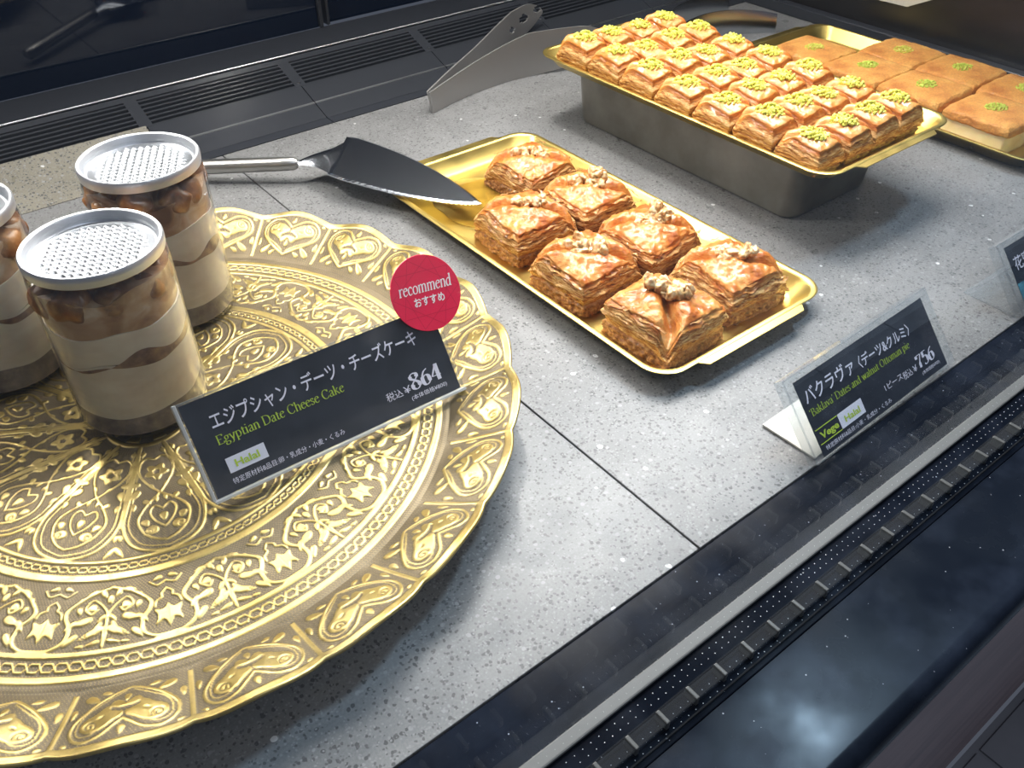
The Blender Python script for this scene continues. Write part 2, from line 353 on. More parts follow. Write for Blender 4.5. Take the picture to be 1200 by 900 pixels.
# front ledge, glass, light strip, panel
struct('trim_6', MB().box(-38, 83.3, 8.8, 14.2, -2.0, -.06), M['black'], bevel=.05)
gl = MB().box(-38, 83.3, 10.95, 11.5, -.06, 44).build('window_1', M['case_glass']); gl['kind'] = 'structure'
gst = MB().box(-38, 83.3, 10.92, 11.5, -.06, .12).build('glass_foot_strip', M['glass_edge'], gl, bevel=.08)
led = bpy.data.objects.new('led_channel', None); col.objects.link(led); led.empty_display_size = .01
tag(led, 'clear plastic light channel with small clips in front of the glass', 'light strip')
for y in (9.05, 9.35, 9.85, 10.0): MB().box(-20, 83, y - .035, y + .035, -.06, .32 if y in (9.35, 9.85) else .1).build('channel_wall', M['strip_clear'], led)
MB().box(-20, 83, 9.35, 9.85, .32, .36).build('channel_top', M['strip_clear'], led)
for k in range(-10, 44):
    x = 13.0 + 1.55 * k; MB().box(x - .09, x + .09, 9.3, 9.9, -.06, .42).build('clip', M['clip'], led, bevel=.04)
mb = MB()
for k in range(-40, 180):
    for y in (9.2, 9.6, 10.35, 10.65):
        x = 13.2 + .39 * k; mb.add([(x + .016 * a, y + .016 * b, -.04) for a, b in ((-1, -1), (1, -1), (1, 1), (-1, 1))], [(0, 1, 2, 3)])
mb.build('led_dots', M['led'], led)['kind'] = 'stuff'
# curved front panel
prof = [(8.78, -.1), (4.9, -.1), (4.6, -.13), (4.35, -.25), (4.2, -.45), (4.15, -.8), (4.15, -1.2), (8.78, -1.2)]
struct('trim_7', MB().loft([[(x, y, z) for y, z in prof] for x in (-38, 84)]), M['panel'], smooth=True)
struct('trim_8', MB().box(-38, 84, 4.7, 8, -32, -1.25), M['brown'])
struct('trim_9', MB().box(-38, 84, 4.35, 4.68, -2.2, -1.22), M['grill'])
fl = struct('floor', MB().box(-200, 300, -200, 4.6, -36, -34), M['floor'])
for i in range(6):
    for j in range(3): MB().box(20 + i * 14 + .2, 34 + i * 14 - .2, 4.2 - 14 * (j + 1) + .2, 4.2 - 14 * j - .2, -34, -33.8).build('floor_tile', M['floor'], fl, bevel=.05)

# ------------------------------------------------------------------ engraved brass tray
CX, CY = 5.8, 36.0
NR, RO = 360, 18.05
def raster(half, r0, r1, shapes, nu=260, nv=None):
    nv = nv or int((r1 - r0) / .03); s = np.linspace(-1, 1, nu); r = np.linspace(r0, r1, nv)
    R, SS = np.meshgrid(r, s, indexing='ij'); U = SS * half * R; Hh = np.zeros_like(U)
    for sh in shapes:
        kind = sh[0]
        if kind in ('line', 'cut'):
            pts = np.array(sh[1], float); wd = sh[2]; D = np.full_like(U, 9.)
            for a, b in zip(pts[:-1], pts[1:]):
                d = b - a; L = d @ d + 1e-9; tt = np.clip(((U - a[0]) * d[0] + (R - a[1]) * d[1]) / L, 0, 1)
                D = np.minimum(D, np.hypot(U - a[0] - tt * d[0], R - a[1] - tt * d[1]))
            k = np.clip((wd / 2 - D) / .035 + .5, 0, 1)
            Hh = np.maximum(Hh, k) if kind == 'line' else Hh * (1 - k)
        elif kind in ('ell', 'hole'):
            _, x, y, a, b, ang = sh; ca, sa = math.cos(ang), math.sin(ang)
            X = (U - x) * ca + (R - y) * sa; Y = -(U - x) * sa + (R - y) * ca
            Y = Y / (1 - .45 * np.clip(X / a, -1, 1))          # teardrop
            q = np.hypot(X / a, Y / b); k = np.clip((1 - q) * min(a, b) / .035 + .5, 0, 1)
            Hh = np.maximum(Hh, k) if kind == 'ell' else Hh * (1 - k)
        elif kind == 'poly':
            pts = np.array(sh[1], float); ins = np.zeros_like(U, bool); D = np.full_like(U, 9.)
            for a, b in zip(pts, np.roll(pts, -1, 0)):
                c = ((a[1] > R) != (b[1] > R)) & (U < (b[0] - a[0]) * (R - a[1]) / (b[1] - a[1] + 1e-9) + a[0]); ins ^= c
                d = b - a; L = d @ d + 1e-9; tt = np.clip(((U - a[0]) * d[0] + (R - a[1]) * d[1]) / L, 0, 1)
                D = np.minimum(D, np.hypot(U - a[0] - tt * d[0], R - a[1] - tt * d[1]))
            Hh = np.maximum(Hh, np.clip(np.where(ins, D, -D) / .035 + .5, 0, 1))
    return Hh
def mir(shapes):
    out = []
    for sh in shapes:
        out.append(sh)
        if sh[0] in ('line', 'cut', 'poly'): out.append((sh[0], [(-x, y) for x, y in sh[1]]) + tuple(sh[2:]))
        else: out.append((sh[0], -sh[1], sh[2], sh[3], sh[4], math.pi - sh[5]))
    return out
cm = lambda pts, k=6: [tuple(p) for p in catmull(pts, k)]
def spiral(x, y, r0, a0, turns, flip=1, n=16):
    return [(x + flip * r0 * (1 - .85 * i / n) * math.cos(a0 + 2 * math.pi * turns * i / n), y + r0 * (1 - .85 * i / n) * math.sin(a0 + 2 * math.pi * turns * i / n)) for i in range(n + 1)]
T15 = math.tan(math.radians(15))
pet = [('line', cm([(.52, 2.05), (.95, 3.9), (1.48, 5.9), (1.72, 6.9), (1.55, 7.9), (1.0, 8.45), (0, 8.72)]), .15)]
pet += [('line', cm([(.40, 2.3), (.8, 3.9), (1.28, 5.9), (1.5, 6.9), (1.32, 7.7), (.9, 8.2), (0, 8.48)]), .05)]
pet += [('line', cm([(0, 3.0), (.35, 2.85), (.72, 3.3), (.68, 4.1), (.1, 5.1), (-.6, 5.85), (-1.08, 6.7), (-.9, 7.5), (-.45, 7.95), (0, 8.15)]), .11)]
pet += [('line', cm([(0, 7.35), (.38, 6.9), (.55, 6.35), (.32, 6.0), (0, 6.25)]), .09), ('ell', .0, 6.75, .26, .16, math.pi / 2)]
pet += [('ell', .62, 7.45, .34, .22, .5), ('ell', .78, 6.95, .22, .16, 1.9), ('cut', spiral(.66, 7.45, .2, 0, 1.0), .045)]
pet += [('ell', 1.05, 5.15, .34, .15, 1.0), ('ell', .6, 5.7, .2, .12, 2.4), ('ell', .98, 4.55, .24, .12, .6), ('ell', 1.2, 5.9, .22, .12, 1.5), ('ell', .45, 2.55, .18, .1, 1.2)]
for k in range(5):
    a = math.radians(90 + 72 * k); pet.append(('ell', .34 * math.cos(a), 3.85 + .34 * math.sin(a), .21, .19, a))
pet += [('ell', 2.0, 8.35, .34, .13, 2.0), ('ell', 1.9, 7.6, .2, .1, 1.4), ('ell', .3, 4.75, .16, .09, 2.2), ('ell', .2, 5.6, .16, .09, 1.57)]
pet += [('line', [(T15 * r_ , r_) for r_ in (2.0, 4, 6.0, 7.0)], .10)]
H_pet = raster(math.radians(15), 2.0, 8.8, mir(pet) + [('hole', 0, 3.85, .1, .1, 0)])
HW = math.radians(11.25)
def wrapu(shapes):                               # repeat a motif that sits on the sector boundary
    out = []
    for s0 in (-1, 1):
        for sh in shapes:
            if sh[0] in ('line', 'cut', 'poly'): out.append((sh[0], [(x + s0 * HW * y, y) for x, y in sh[1]]) + tuple(sh[2:]))
            else: out.append((sh[0], sh[1] + s0 * HW * sh[2], sh[2], sh[3], sh[4], sh[5]))
    return out
cart = [('line', cm([(0, 13.0), (.55, 12.95), (.98, 12.6), (.98, 12.0), (.72, 11.6), (.62, 11.25), (.85, 10.9), (1.35, 10.45), (2.3, 10.05)]), .17),
        ('line', cm([(0, 10.75), (.22, 10.98), (.2, 11.15), (.42, 11.3), (.5, 11.55)]), .09),
        ('poly', cm([(0, 12.65), (.2, 12.3), (.5, 12.45), (.42, 12.05), (.52, 11.7), (.2, 11.75), (0, 11.5)], 4)),
        ('line', cm([(0, 10.35), (.35, 10.5), (.62, 10.25)]), .08), ('ell', .3, 10.15, .2, .1, .4)]
leafm = [('line', cm([(0, 12.95), (.05, 12.2), (-.02, 11.6), (.2, 11.1), (.62, 10.75), (.9, 11.1), (.62, 11.4), (.42, 11.2)]), .09),
         ('ell', .62, 11.12, .2, .17, 2.4), ('ell', .5, 12.3, .46, .17, .55), ('ell', .95, 11.75, .4, .17, .35), ('ell', .38, 12.75, .26, .1, .3), ('cut', spiral(.75, 12.4, .11, 0, .8), .04),
         ('ell', 1.35, 11.9, .3, .12, .9), ('ell', 1.1, 11.2, .2, .1, 2.0), ('ell', .7, 10.35, .22, .09, .3), ('ell', 1.15, 10.75, .16, .08, 1.2), ('ell', .3, 11.95, .16, .08, .8),
         ('ell', .22, 11.65, .2, .1, 1.0), ('ell', 1.25, 12.55, .32, .13, 1.0), ('ell', .0, 10.75, .22, .13, 1.57), ('ell', .26, 10.5, .2, .1, 2.2), ('ell', .85, 12.85, .16, .07, 0)]
H_ar = raster(HW, 9.7, 13.15, mir(cart) + wrapu(mir(leafm)), 300)
H_ar = np.maximum(H_ar, 0)
lobe = [('line', cm([(0, 15.15), (.55, 15.45), (1.2, 15.95), (1.72, 16.6), (1.75, 17.2), (1.35, 17.55), (.75, 17.45), (.3, 17.1), (0, 16.85)]), .11),
        ('line', cm([(.12, 15.35), (.7, 15.75), (1.3, 16.2), (1.58, 16.75), (1.5, 17.2), (1.15, 17.32), (.8, 17.15)]), .045),
        ('poly', cm([(0.1, 16.75), (.35, 16.9), (.7, 17.15), (1.15, 17.2), (1.45, 16.95), (1.35, 16.6), (.95, 16.35), (.72, 16.15), (.45, 16.05), (.5, 16.3), (.2, 16.45)], 4)),
        ('cut', spiral(1.12, 16.92, .24, 2.5, 1.3), .055), ('cut', [(.66, 16.55), (.8, 16.62)], .06),
        ('ell', .22, 16.1, .3, .16, 2.6), ('ell', .0, 15.8, .2, .1, 1.57), ('ell', .12, 16.62, .14, .09, 1.57),
        ('ell', 1.25, 15.5, .34, .16, 2.5), ('ell', .8, 15.25, .2, .1, 2.7), ('ell', 1.85, 16.1, .26, .1, 1.4), ('ell', 0, 17.35, .2, .11, 1.57), ('ell', 1.9, 17.6, .12, .08, 0)]
H_lo = raster(math.radians(7.5), 15.0, 17.75, mir(lobe) + mir([('line', [(math.tan(math.radians(7.5)) * r_, r_) for r_ in (14.9, 16, 17, 18.3)], .2)]), 280)

def samp(Hm, sfrac, r, r0, r1):
    i = (r - r0) / (r1 - r0) * (Hm.shape[0] - 1); j = (sfrac + 1) / 2 * (Hm.shape[1] - 1)
    i0 = np.clip(np.floor(i).astype(int), 0, Hm.shape[0] - 2); j0 = np.clip(np.floor(j).astype(int), 0, Hm.shape[1] - 2)
    fi = np.clip(i - i0, 0, 1); fj = np.clip(j - j0, 0, 1)
    return (Hm[i0, j0] * (1 - fi) * (1 - fj) + Hm[i0 + 1, j0] * fi * (1 - fj) + Hm[i0, j0 + 1] * (1 - fi) * fj + Hm[i0 + 1, j0 + 1] * fi * fj)
def sect(th, n, off=0):
    a = 2 * math.pi / n; return ((th + off) % a) / a * 2 - 1
def band(r, a, b, e=.03): return np.clip((r - a) / e + .5, 0, 1) * np.clip((b - r) / e + .5, 0, 1)
def braid(r, th, a, b, n):
    mid = (a + b) / 2; hw = (b - a) / 2; x = (r - mid) / hw; ph = th * n / (2 * math.pi)
    out = np.zeros_like(r)
    for off in (0, .5):
        q = (ph + off) % 1.0
        yy = np.clip(np.interp(q, [0, .28, .5, .78, 1], [-.55, -.55, .55, .55, -.55]), -1, 1)
        out = np.maximum(out, np.clip((.17 - abs(x - yy)) / .1 + .5, 0, 1))
    return out * band(r, a, b)
def relief(r, th):
    out = np.zeros_like(r)
    dots = np.clip(np.sin(th * np.round(r / 1.0 + 3) * 38) * np.sin(r * 2 * math.pi / .17), 0, 1) ** .7 * .42
    mk = np.zeros_like(r)
    z = (r >= 2) & (r < 8.8); mk[z] = samp(H_pet, sect(th[z], 12), r[z], 2.0, 8.8)
    z = (r >= 9.7) & (r < 13.15); mk[z] = samp(H_ar, sect(th[z], 16, .1), r[z], 9.7, 13.15)
    z = (r >= 15.0) & (r < 17.75); mk[z] = samp(H_lo, sect(th[z], 24), r[z], 15, 17.75)
    for a, b in ((1.75, 2.0), (8.72, 8.9), (9.42, 9.66), (9.66, 9.8), (13.05, 13.3), (14.05, 14.38), (17.72, 18.2), (0, .35), (1.1, 1.25)): mk = np.maximum(mk, band(r, a, b))
    mk = np.maximum(mk, braid(r, th, 8.95, 9.38, 72)); mk = np.maximum(mk, braid(r, th, 13.36, 14.0, 84))
    rz = (r < 1.7); mk[rz] = np.maximum(mk[rz], np.clip(.5 + 3 * np.cos(th[rz] * 8) * (r[rz] > .4), 0, 1) * .9)
    return np.maximum(mk, dots)
def surf_z(r, th):
    s = sect(th, 24); tt = np.clip((r - 14.75) / (RO - 14.75), 0, 1)
    z = 1.0 + 1.45 * tt ** 1.15
    prof_ = np.sin(math.pi * np.clip(tt, 0, 1) ** .8)
    z = z + .30 * (1 - s * s) * prof_ * (tt > 0) + .18 * np.cos(s * math.pi / 1.0) * tt
    z = z + .05 * np.exp(-((r - 14.6) / .25) ** 2)
    return z
rows = [(0.0001 if i == 0 else i * RO / NR) for i in range(NR + 1)]
V = []; Fq = []; Fp = []; offs = []; cnt = []; tot = 0; rel = []
for i, r in enumerate(rows):
    n = 504 if r < 4.5 else (1008 if r < 9 else 2016)
    th = np.arange(n) * 2 * math.pi / n; rr = np.full(n, r); mk = relief(rr, th)
    s = sect(th, 24); tt = np.clip((rr - 14.75) / (RO - 14.75), 0, 1); re = rr + tt * (.28 * (1 - s * s) - .16)
    z = surf_z(rr, th) + (mk - 1) * .045
    V.append(np.c_[CX + re * np.cos(th), CY + re * np.sin(th), z]); rel.append(mk); offs.append(tot); cnt.append(n); tot += n
for i in range(NR):
    n0, n1 = cnt[i], cnt[i + 1]; a = offs[i]; b = offs[i + 1]
    if n0 == n1:
        j = np.arange(n0); k = (j + 1) % n0; Fq.append(np.c_[a + j, b + j, b + k, a + k])
    else:
        j = np.arange(n0); k = (j + 1) % n0; Fp.append(np.c_[a + j, b + 2 * j, b + 2 * j + 1, b + (2 * j + 2) % n1, a + k])
# rim lip and underside
n = 2016; th = np.arange(n) * 2 * math.pi / n; s = sect(th, 24); sc_ = .28 * (1 - s * s) - .16
zr = surf_z(np.full(n, RO), th)
for r, dz, fz in ((RO + .08, -.05, None), (RO + .06, -.16, None), (RO - .1, -.2, None), (15.6, -.3, 16.0), (14.4, 0, .82), (13.6, 0, 0.015), (8, 0, .015), (.001, 0, .015)):
    z = zr + dz if fz is None else (surf_z(np.full(n, 15.6), th) - .18 if fz == 16.0 else np.full(n, fz))
    re = r + (sc_ if r > 15 else 0)
    V.append(np.c_[CX + re * np.cos(th), CY + re * np.sin(th), z]); rel.append(np.full(n, .75)); offs.append(tot); tot += n
    a = offs[-2]; b = offs[-1]; j = np.arange(n); k = (j + 1) % n; Fq.append(np.c_[a + j, b + j, b + k, a + k])
V = np.concatenate(V) * S; rel = np.concatenate(rel); Q = np.concatenate(Fq); P5 = np.concatenate(Fp)
me = bpy.data.meshes.new('engraved_tray'); me.vertices.add(len(V)); me.vertices.foreach_set('co', V.astype(np.float32).ravel())
nl = Q.size + P5.size; me.loops.add(nl); me.loops.foreach_set('vertex_index', np.concatenate([Q.ravel(), P5.ravel()]).astype(np.int32))
me.polygons.add(len(Q) + len(P5)); ls = np.concatenate([np.arange(len(Q)) * 4, Q.size + np.arange(len(P5)) * 5]); me.polygons.foreach_set('loop_start', ls.astype(np.int32))
me.update(calc_edges=True); me.validate()
at = me.attributes.new('relief', 'FLOAT', 'POINT'); at.data.foreach_set('value', rel.astype(np.float32))
brass = link_mesh('engraved_tray', me, M['brass']); tag(brass, 'large round scalloped brass tray engraved with leaf and heart ornament', 'tray')

# ------------------------------------------------------------------ dessert jars
def wob_ring(R, z, n, amp, seed, fr=1.0):
    return [(R * math.cos(2 * math.pi * k / n), R * math.sin(2 * math.pi * k / n), z + amp * noise.noise(Vector((fr * math.cos(2 * math.pi * k / n) * 1.6, fr * math.sin(2 * math.pi * k / n) * 1.6, seed * 3.7)))) for k in range(n)]
def layer(R, z0, z1, a0, a1, s0, s1, name, m, root, fr=1.0, n=64):
    rings = [wob_ring(.001, z0, n, 0, s0)] + [wob_ring(R, z0, n, a0, s0, fr)]
    for q in (.33, .66): rings.append([tuple(Vector(p).lerp(Vector(p2), q)) for p, p2 in zip(wob_ring(R, z0, n, a0, s0, fr), wob_ring(R, z1, n, a1, s1, fr))])
    rings += [wob_ring(R, z1, n, a1, s1, fr), wob_ring(.001, z1, n, 0, s1)]
    return MB().loft(rings, False, False).build(name, m, root, smooth=True)
def jar(loc, rz, seed, label):
    e = empty('dessert_jar', loc, label, 'dessert jar', 'dessert jars on the brass tray', rz)
    H = 9.0
    MB().lathe([(2.7, 0), (2.95, .05), (3.04, .22), (3.06, .5), (3.06, 5), (3.05, 7.9), (3.0, 8.25), (2.86, 8.5), (2.86, 8.75), (2.7, 8.75), (2.74, 8.3), (2.98, 8.1), (2.99, 5), (2.99, .5), (2.9, .22), (2.4, .16)], 96).build('jar_wall', M['clear'], e, smooth=True)
    layer(2.93, .22, 1.5, 0, .32, seed, seed + .2, 'crumb_layer', M['choc'], e)
    layer(2.955, 1.47, 4.2, .32, .55, seed + .2, seed + 1, 'cream_layer', M['cream'], e)
    layer(2.97, 4.08, 4.36, .55, .95, seed + 1, seed + 1.25, 'date_layer', M['date'], e)
    layer(2.955, 4.3, 5.9, .62, .35, seed + 1.05, seed + 2, 'cream_layer', M['cream'], e)
    layer(2.90, 5.85, 7.55, .35, .5, seed + 2, seed + 3, 'syrup_cream_layer', M['swirl'], e)
    rnd = random.Random(seed)
    for k in range(9):
        a = k * 2 * math.pi / 9 + rnd.random() * .3; R = 2.15 + .15 * rnd.random(); sz = .68 + .25 * rnd.random()
        bm = bmesh.new(); bmesh.ops.create_icosphere(bm, subdivisions=3, radius=1)
        for v in bm.verts:
            v.co *= 1 + .3 * noise.noise(v.co * 1.5 + Vector((seed, k, 0))); v.co = Vector((v.co.x * sz * S, v.co.y * sz * S * 1.1, v.co.z * sz * .95 * S))
        me = bpy.data.meshes.new('date_piece'); bm.to_mesh(me); bm.free()
        o = link_mesh('date_piece', me, M['caramel'], e); o.location = Vector((R * math.cos(a), R * math.sin(a), 7.1 + .5 * rnd.random())) * S
    lid = MB().lathe([(2.9, 8.45), (3.0, 8.5), (3.02, 8.75), (3.02, 8.95), (2.96, 9.04), (2.86, 9.04), (2.79, 8.97), (2.74, 8.62), (2.68, 8.55), (2.55, 8.56)], 96, cap0=False, cap1=False).build('lid_rim', M['lid'], e, smooth=True)
    # embossed foil centre
    mb = MB(); N = 120; vs = []; idx = {}
    for i in range(N + 1):
        for j in range(N + 1):
            x = -2.6 + 5.2 * i / N; y = -2.6 + 5.2 * j / N; r = math.hypot(x, y)
            if r > 2.6: continue
            inner = max(0, min(1, (2.28 - r) / .15)); pz = 8.57
            u_ = (x + y) / .5; v_ = (x - y) / .5
            z = pz + inner * (.02 + .13 * (1 - abs((u_ % 1) * 2 - 1)) * (1 - abs((v_ % 1) * 2 - 1)))
            idx[(i, j)] = len(vs); vs.append((x, y, z))
    fs = [(idx[(i, j)], idx[(i + 1, j)], idx[(i + 1, j + 1)], idx[(i, j + 1)]) for i in range(N) for j in range(N) if all(q in idx for q in ((i, j), (i + 1, j), (i + 1, j + 1), (i, j + 1)))]
    mb.add(vs, fs).build('embossed_foil', M['foil'], lid, smooth=True)
    return e
jar((6.31, 37.46, 1.06), .3, 1, 'front clear dessert jar, the one touching the tall price card')
jar((10.95, 44.35, 1.06), 1.9, 2, 'rear clear dessert jar beside the cake server handle')
jar((1.9, 44.75, 1.06), 4.0, 3, 'leftmost clear dessert jar cut off by the photo edge')

# ------------------------------------------------------------------ gold trays
def rrect(hx, hy, rad, z, n=10):
    out = []
    for cx_, cy_, a0 in ((hx - rad, hy - rad, 0), (-hx + rad, hy - rad, 90), (-hx + rad, -hy + rad, 180), (hx - rad, -hy + rad, 270)):
        for k in range(n + 1):
            a = math.radians(a0 + 90 * k / n); out.append((cx_ + rad * math.cos(a), cy_ + rad * math.sin(a), z))
    return out
def gold_tray(x0, x1, y0, y1, zb, zr, label, sw=1.0):
    cx_, cy_ = (x0 + x1) / 2, (y0 + y1) / 2; hx, hy = (x1 - x0) / 2, (y1 - y0) / 2
    e = empty('gold_tray', (cx_, cy_, zb), label, 'tray', 'gold pastry trays'); H = zr - zb
    rings = [rrect(hx - sw - .3, hy - sw - .3, 1.1, 0), rrect(hx - sw + .05, hy - sw + .05, 1.3, .08), rrect(hx - .3, hy - .3, 1.5, H - .12), rrect(hx + .02, hy + .02, 1.7, H - .1), rrect(hx + .04, hy + .04, 1.7, H - .02),
             rrect(hx, hy, 1.7, H), rrect(hx - .22, hy - .22, 1.6, H), rrect(hx - .3, hy - .3, 1.5, H - .03), rrect(hx - .38, hy - .38, 1.5, H - .14), rrect(hx - sw, hy - sw, 1.3, .2), rrect(hx - sw - .15, hy - sw - .15, 1.2, .13), rrect(hx - sw - .4, hy - sw - .4, 1.1, .1)]
    MB().loft(rings).build('tray_body', M['gold'], e, smooth=True)
    for s in (-1, 1):
        w_ = 3.9; pts = [(-w_ - .5, hy - .05), (-w_, hy + .5), (w_, hy + .5), (w_ + .5, hy - .05)]
        top = [(x, y * s, H - .02) for x, y in pts]; bot = [(x, y * s, H - .08) for x, y in pts]
        MB().loft([bot, top]).build('tab_handle', M['gold'], e)
    return e
tw = gold_tray(27.45, 41.2, 22.2, 50.3, .02, 1.2, 'gold tray holding seven walnut pastries beside the brass tray')
tp = gold_tray(45.0, 59.2, 26.2, 53.9, 4.42, 5.35, 'raised gold tray packed with small pistachio pastries', .9)
tk = gold_tray(66.2, 80.1, 22.6, 51.7, .02, 1.2, 'gold tray of flat orange crumb topped squares at the right end')
# syrup film and crumbs on the walnut tray
mb = MB(); ring = []
for k in range(40):
    a = 2 * math.pi * k / 40; R = 1 + .22 * noise.noise(Vector((math.cos(a) * 1.5, math.sin(a) * 1.5, 3))); ring.append((33.0 + 3.6 * R * math.cos(a), 44.2 + 4.0 * R * math.sin(a), .145))
mb.loft([ring, [(33 + (x - 33) * .97, 44.2 + (y - 44.2) * .97, .165) for x, y, z in ring]]); sy = mb.build('syrup_puddle', M['syrup'], None, smooth=True); tag(sy, 'amber syrup puddle on the bare back end of the walnut pastry tray', 'syrup', kind='stuff')

# silver riser under the pistachio tray
e = empty('silver_riser', (51.75, 40.3, 0), 'dull silver metal riser pan under the pistachio pastry tray', 'riser pan')
MB().loft([rrect(4.1, 10.4, .9, 0.01), rrect(4.35, 10.65, 1.0, .12), rrect(4.45, 10.8, 1.1, .5), rrect(4.75, 11.1, 1.2, 4.1), rrect(4.9, 11.3, 1.3, 4.28), rrect(5.1, 11.5, 1.4, 4.36), rrect(5.1, 11.5, 1.4, 4.41)]).build('pan_body', M['tin'], e, smooth=True)
MB().loft([rrect(5.1, 11.5, 1.4, 4.1), rrect(5.25, 11.65, 1.5, 4.12), rrect(5.25, 11.65, 1.5, 4.3), rrect(5.1, 11.5, 1.4, 4.34)]).build('rolled_rim', M['tin'], e, smooth=True)

# ------------------------------------------------------------------ pastries
def pastry_mesh(name, hx, hy, H, seed, diag, n=34, nz=26, fold=.55, strata=.16, round_=.12, basefrac=.34, lump_=1.0, open_=0):
    """square filo parcel: layered sides, pillowed top with two flaps parting along a diagonal"""
    N3 = noise.noise; off = Vector((seed * 7.3, seed * 3.1, seed * 1.7))
    vs = []; top = []; basea = []; idx = {}
    def addv(x, y, z, t, b):
        vs.append((x, y, z)); top.append(t); basea.append(b); return len(vs) - 1
    def rxy(u, v):                                    # rounded square outline
        k = 1 - round_ * (abs(u) ** 3) * (abs(v) ** 3) * 1.1
        return u * k * hx, v * k * hy
    def topz(u, v):
        d = (u - v) if diag > 0 else (u + v); c = (u + v) if diag > 0 else (u - v)
        wv = .14 * N3(Vector((c * 1.3, d * .5, 1)) + off)
        cc = max(0, -c) if open_ else abs(c)
        wd = .10 + .10 * cc
        cr = math.exp(-((d + wv) / wd) ** 2) * (.45 + .55 * min(1, cc / 1.2))
        dome = (1 - .07 * (u * u + v * v) - .10 * (max(abs(u), abs(v)) ** 7))
        puff = .07 * math.exp(-((abs(d + wv) - .55) / .35) ** 2)
        z = H * (dome + puff * (1 if not open_ or c < .2 else .3))
        z -= fold * cr * (1.5 if open_ and c < 0 else 1) + .14 * fold * (1 if d + wv > 0 else 0)
        p = Vector((u * 2.0, v * 2.0, 0)) + off; L = lump_ * H / 2.5
        z += .13 * N3(p * .8) * L
        z += .09 * L * (abs(N3(Vector((d * 1.2, c * 3.5, 4)) + off * 1.1)) - .2)
        z += .06 * L * (1 - abs(N3(p * 2.0)) * 5) * .5 + .035 * L * N3(p * 4.5) + .02 * L * N3(p * 9)
        return z
    nlay = 15
    lays = [random.Random(seed * 100 + k).uniform(-1, 1) for k in range(60)]
    def side(u, v, zf):
        x, y = rxy(u, v); zt = topz(u, v); z = zf * zt
        L = math.hypot(x, y) + 1e-6
        t_ = zf * nlay + 1.6 * N3(Vector((x * .8, y * .8, 3)) + off) + 1.0 * N3(Vector((x * 1.9, y * 1.9, z * 1.2)) + off)
        k = int(math.floor(t_)); f_ = t_ - k
        amp = strata * (.6 + .9 * N3(Vector((x * 1.1, y * 1.1, k * 3.3)) + off))
        saw = (lays[k % 60] * .75 + (.9 * (1 - f_) ** .5 - .45)) * amp * 1.4
        if zf < basefrac: o_ = .05 + strata * (1.1 * N3(Vector((x * 3, y * 3, z * 4)) + off) + .6 * N3(Vector((x * 8, y * 8, z * 9)) + off))
        else:
            q = (zf - basefrac) / (1 - basefrac); o_ = -.16 + .24 * math.sin(math.pi * min(1, q * 1.05)) + saw
        if lump_ < 1 and zf < .35: o_ -= .30 * (1 - zf / .35)
        o_ -= .12 * (zf > .95) * ((zf - .95) / .05) ** 2
        fade = min(1, zf / .05) if zf < .05 else 1
        return x + x / L * o_, y + y / L * o_, z + .05 * N3(Vector((x * 1.2, y * 1.2, 5)) + off) * fade * (1 - zf)
    per = []
    for k in range(n): per.append((-1 + 2 * k / n, -1))
    for k in range(n): per.append((1, -1 + 2 * k / n))
    for k in range(n): per.append((1 - 2 * k / n, 1))
    for k in range(n): per.append((-1, 1 - 2 * k / n))
    rings = []
    for j in range(nz + 1):
        zf = j / nz; rings.append([addv(*side(u, v, zf), 1.0 if zf > .94 else max(0, (zf - .86) / .08), 1.0 if zf < basefrac - .02 else max(0, 1 - (zf - basefrac + .02) / .05)) for u, v in per])
    fs = []; P = len(per)
    for j in range(nz):
        for k in range(P): a, b = rings[j][k], rings[j][(k + 1) % P]; fs.append((a, b, rings[j + 1][(k + 1) % P], rings[j + 1][k]))
    fs.append(tuple(reversed(rings[0])))
    grid = {}
    for k, (u, v) in enumerate(per): grid[(round((u + 1) * n / 2), round((v + 1) * n / 2))] = rings[-1][k]
    for i in range(1, n):
        for j in range(1, n):
            u, v = -1 + 2 * i / n, -1 + 2 * j / n; x, y = rxy(u, v)
            # shift toward the side's inset edge
            grid[(i, j)] = addv(x * .965, y * .965, topz(u, v), 1.0, 0)
    for i in range(n):
        for j in range(n): fs.append((grid[(i, j)], grid[(i + 1, j)], grid[(i + 1, j + 1)], grid[(i, j + 1)]))
    me = bpy.data.meshes.new(name); me.from_pydata([Vector(p) * S for p in vs], [], fs)
    for nm, arr in (('top', top), ('base', basea)):
        a = me.attributes.new(nm, 'FLOAT', 'POINT'); a.data.foreach_set('value', arr)
    me.shade_smooth(); me.update()
    return me, topz
def lump(sub, sx, sy, sz, seed, amp=.35, fr=1.6, ridge=0, rf=1.9):
    bm = bmesh.new(); bmesh.ops.create_icosphere(bm, subdivisions=sub, radius=1)
    for v in bm.verts:
        p = v.co * fr + Vector((seed * 5.1, seed, 0)); k = 1 + amp * noise.noise(p) + ridge * (1 - 3 * abs(noise.noise(v.co * rf + Vector((seed * 2.3, 1, seed)))) - .28 * math.exp(-(v.co.y / .16) ** 2) * (ridge > 0) * (v.co.z > -.3))
        v.co = Vector((v.co.x * sx * k, v.co.y * sy * k, v.co.z * sz * k)) * S
    me = bpy.data.meshes.new('lump'); bm.to_mesh(me); bm.free(); return me
